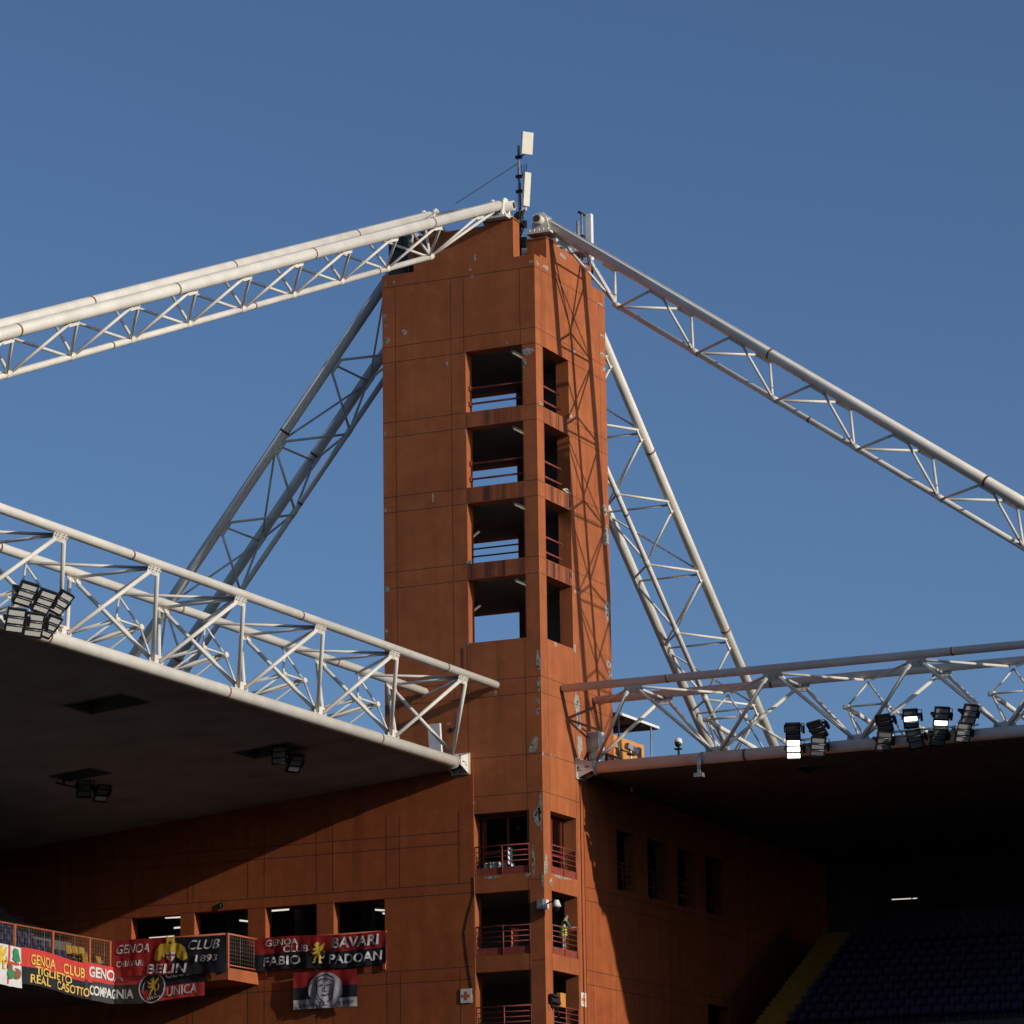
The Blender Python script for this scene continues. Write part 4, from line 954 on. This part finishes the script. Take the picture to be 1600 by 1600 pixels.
# cameras
cc = thing('security_camera', 'grey box camera on a white pole in front of the orange hut', 'camera', (.6, 8.6, 26.5))
p = at(987, 1170, 0, .6); b = MB(); b.obox(p, ((.25,1,-.3),(1,-.25,0),(.1,.3,1)), (.36, .11, .11)); b.build('camera_body', M['galv'], cc)
b = MB(); b.tube((.6, p.y-.1, 26.3), (.6, p.y-.1, p.z-.1), .045, 8); b.build('pole', M['cab'], cc); b = MB(); b.box((.5, p.y-.3, p.z-.3), (.7, p.y+.1, p.z-.22)); b.build('bracket', M['black'], cc)
cc = thing('dome_camera', 'white dome camera on a short post above the right truss', 'camera', (4.25, 4, 26.6))
p = at(1060, 1160, 1, 4); b = MB(); b.tube((p.x, 4, 26.5), (p.x, 4, p.z-.15), .05, 8); b.build('post', M['bolt'], cc)
b = MB(); b.sphere(p+Vector((0,0,.03)), .17, 12); b.build('hood', M['cab'], cc); b = MB(); b.sphere(p-Vector((.0,.05,.06)), .14, 12); b.build('lens_dome', M['black'], cc); b = MB(); b.box((p.x-.15, 3.9, p.z-.3), (p.x+.12, 4.1, p.z-.24)); b.build('bracket', M['black'], cc)
wl = thing('wireless_box', 'small grey box on a strap hanging from the lower chord of the right truss', 'bracket', (5.3, 3.3, 26.3))
p = at(1092, 1195, 1, 3.3); b = MB(); b.obox(p, ((1,0,0),(0,1,0),(0,0,1)), (.07, .03, .36)); b.tube((p.x-.02, 3.6, 26.78), (p.x+.1, 3.6, 26.78), .262, 20); b.build('strap', M['galv'], wl)
b = MB(); b.box((p.x-.18, 3.15, p.z-.5), (p.x+.2, 3.4, p.z-.34)); b.build('box', M['galv'], wl)
pc = thing('ptz_camera', 'white swivel camera on a grey box at the tower corner, left of the person', 'camera', (0, -.1, 20.9))
b = MB(); b.box((-.26, -.16, 20.68), (.0, -.005, 21.08)); b.build('junction_box', M['galv'], pc)
b = MB(); b.box((.0, -.15, 20.7), (.14, .12, 21.05)); b.build('mount', M['cab'], pc)
b = MB(); b.path([(.1, -.1, 20.86), (.5, -.2, 20.98), (.62, -.2, 20.98)], .03, 8); b.build('arm', M['black'], pc)
b = MB(); b.tube((.62, -.2, 20.99), (.62, -.2, 20.72), .09, 12, r1=.19); b.build('hood', M['cab'], pc)
b = MB(); b.sphere((.62, -.2, 20.70), .15, 12); b.build('lens_dome', M['black'], pc)
ls = thing('spotlight', 'black spotlight on a bent arm at the corner pillar above the lowest balcony', 'spotlight', (.1, .4, 17.1))
p = at(866, 1562, 0, .16); ax = ((1,-.5,.35),(.4,1,-.2),(-.3,.1,1))
b = MB(); b.obox(p, ax, (.12, .24, .17)); b.obox(p+Vector((.1,-.15,.12)), ax, (.06, .14, .05)); b.obox(p+Vector((-.06,.1,-.22)), ax, (.07, .12, .08)); b.build('lamp_housing', M['black'], ls)
b = MB(); b.path([p, p+Vector((-.04,.3,-.2)), p+Vector((-.08,.5,-.5)), p+Vector((-.12,.75,-.62))], .035, 6); b.path([p+Vector((0,-.2,.1)), p+Vector((.02,-.3,-.2)), p+Vector((-.02,-.1,-.42))], .02, 5); b.build('bracket', M['black'], ls)
tag(MB().box((-.15, 1.35, 16.95), (.02, 1.85, 17.5)).build('orange_box', M['hut']), 'small sunlit orange box in the lowest opening beside the black horn', 'box')
tag(MB().obox((-1.42, .22, 19.55), ((.6,.8,0),(.8,-.6,0),(0,0,1)), (.17, .03, .5)).build('board', M['cross']), 'narrow sunlit orange board standing behind the railing of the middle balcony', 'board')
# things in the glazed room
rm = thing('monitor', 'white upright monitor back seen behind the railing of the top balcony', 'monitor', (-1.5, .3, 22.2)); ax = ((.6,.8,0),(.8,-.6,0),(0,0,1)); b = MB(); b.obox((-1.56, .17, 22.92), ax, (.1, .03, .34)); b.build('screen', M['cab'], rm); b = MB(); b.obox((-1.46, .14, 22.55), ax, (.07, .08, .06)); b.build('foot', M['cab'], rm)
for k, (x, w_, lb) in enumerate(((-2.62, .2, 'narrow grey carton behind the top balcony railing'), (-2.25, .36, 'left cream carton behind the top balcony railing'), (-1.9, .34, 'right cream carton behind the top balcony railing'))):
    tag(MB().obox((x, .24, 22.62), ((.75,.66,0),(.66,-.75,0),(0,0,1)), (w_*.6, .05, .13)).build('carton', M['galv'] if k == 0 else M['panel']), lb, 'box')
tag(MB().box((-2.8, .16, 22.46), (-.8, .38, 22.5)).build('shelf', M['bolt']), 'dark shelf board carrying the cartons behind the top balcony railing', 'shelf')
# first-aid signs
def sign(label, c, U, N):
    c, U, N = Vector(c), Vector(U), Vector(N); Z = Vector((0,0,1)); t = thing('first_aid_sign', label, 'sign', c)
    MB().obox(c+N*.02, (U, N, Z), (.25, .012, .28)).build('board', M['sign'], t)
    b = MB(); b.obox(c+N*.036, (U, N, Z), (.055, .004, .17)); b.obox(c+N*.0365, (U, N, Z), (.17, .004, .055)); b.build('cross', M['cross'], t)
sign('white square sign with an orange red cross on the shaded wall left of the balconies', at(729, 1556, 1, -.03), (1,0,0), (0,-1,0)); sign('white square sign with an orange red cross on the sunlit face right of the balconies', at(911, 1562, 0, .0), (0,1,0), (1,0,0))
es = thing('exit_sign', 'small round green and dark sign above the second opening', 'sign', at(345, 1415, 1, -.05)); p = at(345, 1415, 1, -.05)
b = MB(); b.tube(p, p+Vector((0,-.03,0)), .13, 16); b.build('disc', M['black'], es); b = MB(); b.obox(p+Vector((0,-.035,0)), ((1,0,0),(0,1,0),(0,0,1)), (.022, .004, .07)); b.build('mark', M['grn_sign'], es)
# cables and pipes on the walls
cpts = [(740,1370),(741,1398),(733,1425),(726,1455),(731,1500),(738,1545),(738,1552)]
tag(MB().path([at(x, y, 1, -.045) for x, y in cpts], .011, 5).build('loose_cable', M['cable']), 'thin loose dark cable sagging down the wall left of the balconies', 'cable')
tag(MB().path([at(x, y, 1, -.06) for x, y in ((734, 1006), (735, 1060), (735.5, 1085))], .012, 5).build('loose_cable', M['cable']), 'thin grey cable running down from the lowest open landing', 'cable')
tag(MB().path([(.04, 3.62, 26.3), (.04, 3.62, 15.5)], .025, 8).build('downpipe', M['orange']), 'thin orange pipe running down the sunlit face right of the balconies', 'pipe')
# holes and a plate on the shaded face
tag(MB().tube((-4.05, -.012, 28.2), (-4.05, -.004, 28.2), .11, 16).build('vent_hole', M['black']), 'left one of two round black vent holes above the left truss bearing', 'vent')
tag(MB().tube((-3.78, -.012, 28.28), (-3.78, -.004, 28.28), .10, 16).build('vent_hole', M['black']), 'right one of two round black vent holes above the left truss bearing', 'vent')

# ================================================================== PERSON ON THE MIDDLE BALCONY
def person(label, loc, rz):
    t = thing('person', label, 'person', (0, 0, 0)); t.location = loc; t.rotation_euler = (0, 0, rz)
    # skeleton in local space: facing -Y (towards the rail), leaning a little, arms on the rail
    J = {'pel': (0, .02, .92), 'wai': (0, -.01, 1.08), 'che': (0, -.06, 1.30), 'nec': (0, -.09, 1.46), 'hea': (-.01, -.12, 1.60), 'top': (-.01, -.12, 1.72)}
    R_ = {'pel': (.155, .115), 'wai': (.145, .105), 'che': (.165, .115), 'nec': (.058, .06), 'hea': (.078, .098), 'top': (.055, .07)}
    E_ = [('pel','wai'),('wai','che'),('che','nec'),('nec','hea'),('hea','top')]
    for s, sd in ((-1, 'l'), (1, 'r')):
        f = .06 if s < 0 else -.08
        J.update({'hip'+sd: (s*.10, .02, .86), 'kne'+sd: (s*.11, -.03+f, .48), 'ank'+sd: (s*.11, .04+f, .08), 'toe'+sd: (s*.13, -.14+f, .04),
                  'sho'+sd: (s*.20, -.07, 1.39), 'elb'+sd: (s*.27, -.18, 1.14), 'wri'+sd: (s*.16-.06, -.36, 1.17), 'pal'+sd: (s*.13-.07, -.43, 1.17)})
        R_.update({'hip'+sd: (.10, .10), 'kne'+sd: (.068, .068), 'ank'+sd: (.045, .045), 'toe'+sd: (.042, .03), 'sho'+sd: (.066, .066), 'elb'+sd: (.046, .046), 'wri'+sd: (.03, .034), 'pal'+sd: (.042, .02)})
        E_ += [('pel','hip'+sd),('hip'+sd,'kne'+sd),('kne'+sd,'ank'+sd),('ank'+sd,'toe'+sd),('che','sho'+sd),('sho'+sd,'elb'+sd),('elb'+sd,'wri'+sd),('wri'+sd,'pal'+sd)]
        for k in range(4):
            n = 'f%d%s' % (k, sd); o = (k-1.5)*.021; px, py, pz = J['pal'+sd]
            J[n+'a'] = (px+o, py-.045, pz); J[n+'b'] = (px+o*1.05, py-.07+abs(o)*.3, pz-.035); J[n+'c'] = (px+o*1.05, py-.062+abs(o)*.3, pz-.06)
            for e in 'abc': R_[n+e] = (.009, .009)
            E_ += [('pal'+sd, n+'a'), (n+'a', n+'b'), (n+'b', n+'c')]
        px, py, pz = J['wri'+sd]; J['th'+sd+'a'] = (px-s*.03, py-.05, pz-.012); J['th'+sd+'b'] = (px-s*.04, py-.085, pz-.03)
        R_['th'+sd+'a'] = (.011, .011); R_['th'+sd+'b'] = (.009, .009); E_ += [('wri'+sd, 'th'+sd+'a'), ('th'+sd+'a', 'th'+sd+'b')]
    J['nos'] = (-.045, -.225, 1.60); R_['nos'] = (.016, .02); E_.append(('hea', 'nos'))
    names = list(J); idx = {n: i for i, n in enumerate(names)}
    me = bpy.data.meshes.new('body'); me.from_pydata([J[n] for n in names], [(idx[a], idx[b]) for a, b in E_], [])
    o = bpy.data.objects.new('tmp', me); COL.objects.link(o)
    md = o.modifiers.new('s', 'SKIN'); md.use_smooth_shade = True
    for i, n in enumerate(names): me.skin_vertices[0].data[i].radius = R_[n]; me.skin_vertices[0].data[i].use_root = (n == 'pel')
    sd_ = o.modifiers.new('d', 'SUBSURF'); sd_.levels = 2; sd_.render_levels = 2
    bpy.context.view_layer.update()
    bme = bpy.data.meshes.new_from_object(o.evaluated_get(bpy.context.evaluated_depsgraph_get())); bpy.data.objects.remove(o)
    for m_ in ('skin', 'shirt', 'trous', 'shoe'): bme.materials.append(M[m_])
    for p in bme.polygons:
        c = p.center; p.use_smooth = True
        if c.z > 1.45 and abs(c.x) < .13: k = 0
        elif c.y < -.30: k = 0
        elif c.z < .07: k = 3
        elif c.z < .95: k = 2
        else: k = 1
        p.material_index = k
    b = bpy.data.objects.new('body', bme); COL.objects.link(b); b.parent = t
    # hi-vis vest: a shell round the trunk, open at neck and arms
    v = MB(); n = 20; rows = [(.86, .0, .185, .15), (1.0, -.01, .18, .145), (1.15, -.04, .18, .142), (1.30, -.07, .195, .142), (1.40, -.08, .175, .125), (1.455, -.09, .10, .09)]
    for (z0, c0, a0, b0), (z1, c1, a1, b1) in zip(rows[:-1], rows[1:]):
        for i in range(n):
            q = lambda z, cc_, aa, bb_, k: (aa*math.cos(2*math.pi*k/n), cc_+bb_*math.sin(2*math.pi*k/n), z)
            v.add([q(z0,c0,a0,b0,i), q(z0,c0,a0,b0,i+1), q(z1,c1,a1,b1,i+1), q(z1,c1,a1,b1,i)], [(0,1,2,3)], None, True)
    vo = v.build('vest', M['vest'], None); vo.parent = t
    sv_ = MB()
    for z, c0, a0, b0 in ((1.02, -.015, .186, .151), (1.2, -.05, .187, .149)):
        for i in range(n):
            q = lambda z_, k: (a0*math.cos(2*math.pi*k/n), c0+b0*math.sin(2*math.pi*k/n), z_)
            sv_.add([q(z, i), q(z, i+1), q(z+.05, i+1), q(z+.05, i)], [(0,1,2,3)], None, True)
    x = sv_.build('reflective_band', M['strip'], None); x.parent = vo
    h = MB(); h.sphere((-.01, -.10, 1.665), .108, 12, None, (.88, 1.05, .82)); x = h.build('hair', M['hair'], None); x.parent = t
    e = MB()
    for s in (-1, 1): e.sphere((s*.032-.035, -.205, 1.625), .012, 8)
    e.box((-.07, -.205, 1.548), (-.02, -.19, 1.556)); x = e.build('face_detail', M['hair'], None); x.parent = t
    ear = MB()
    for s in (-1, 1): ear.sphere((s*.085-.01, -.11, 1.60), .03, 8, None, (.4, .8, 1.1))
    x = ear.build('ear', M['skin'], None); x.parent = t
    return t
po = person('person in a yellow hi-vis vest and pale trousers leaning on the red balcony rail', (-.40, 2.62, 19.0), R(138)); po.scale = (1.05,)*3
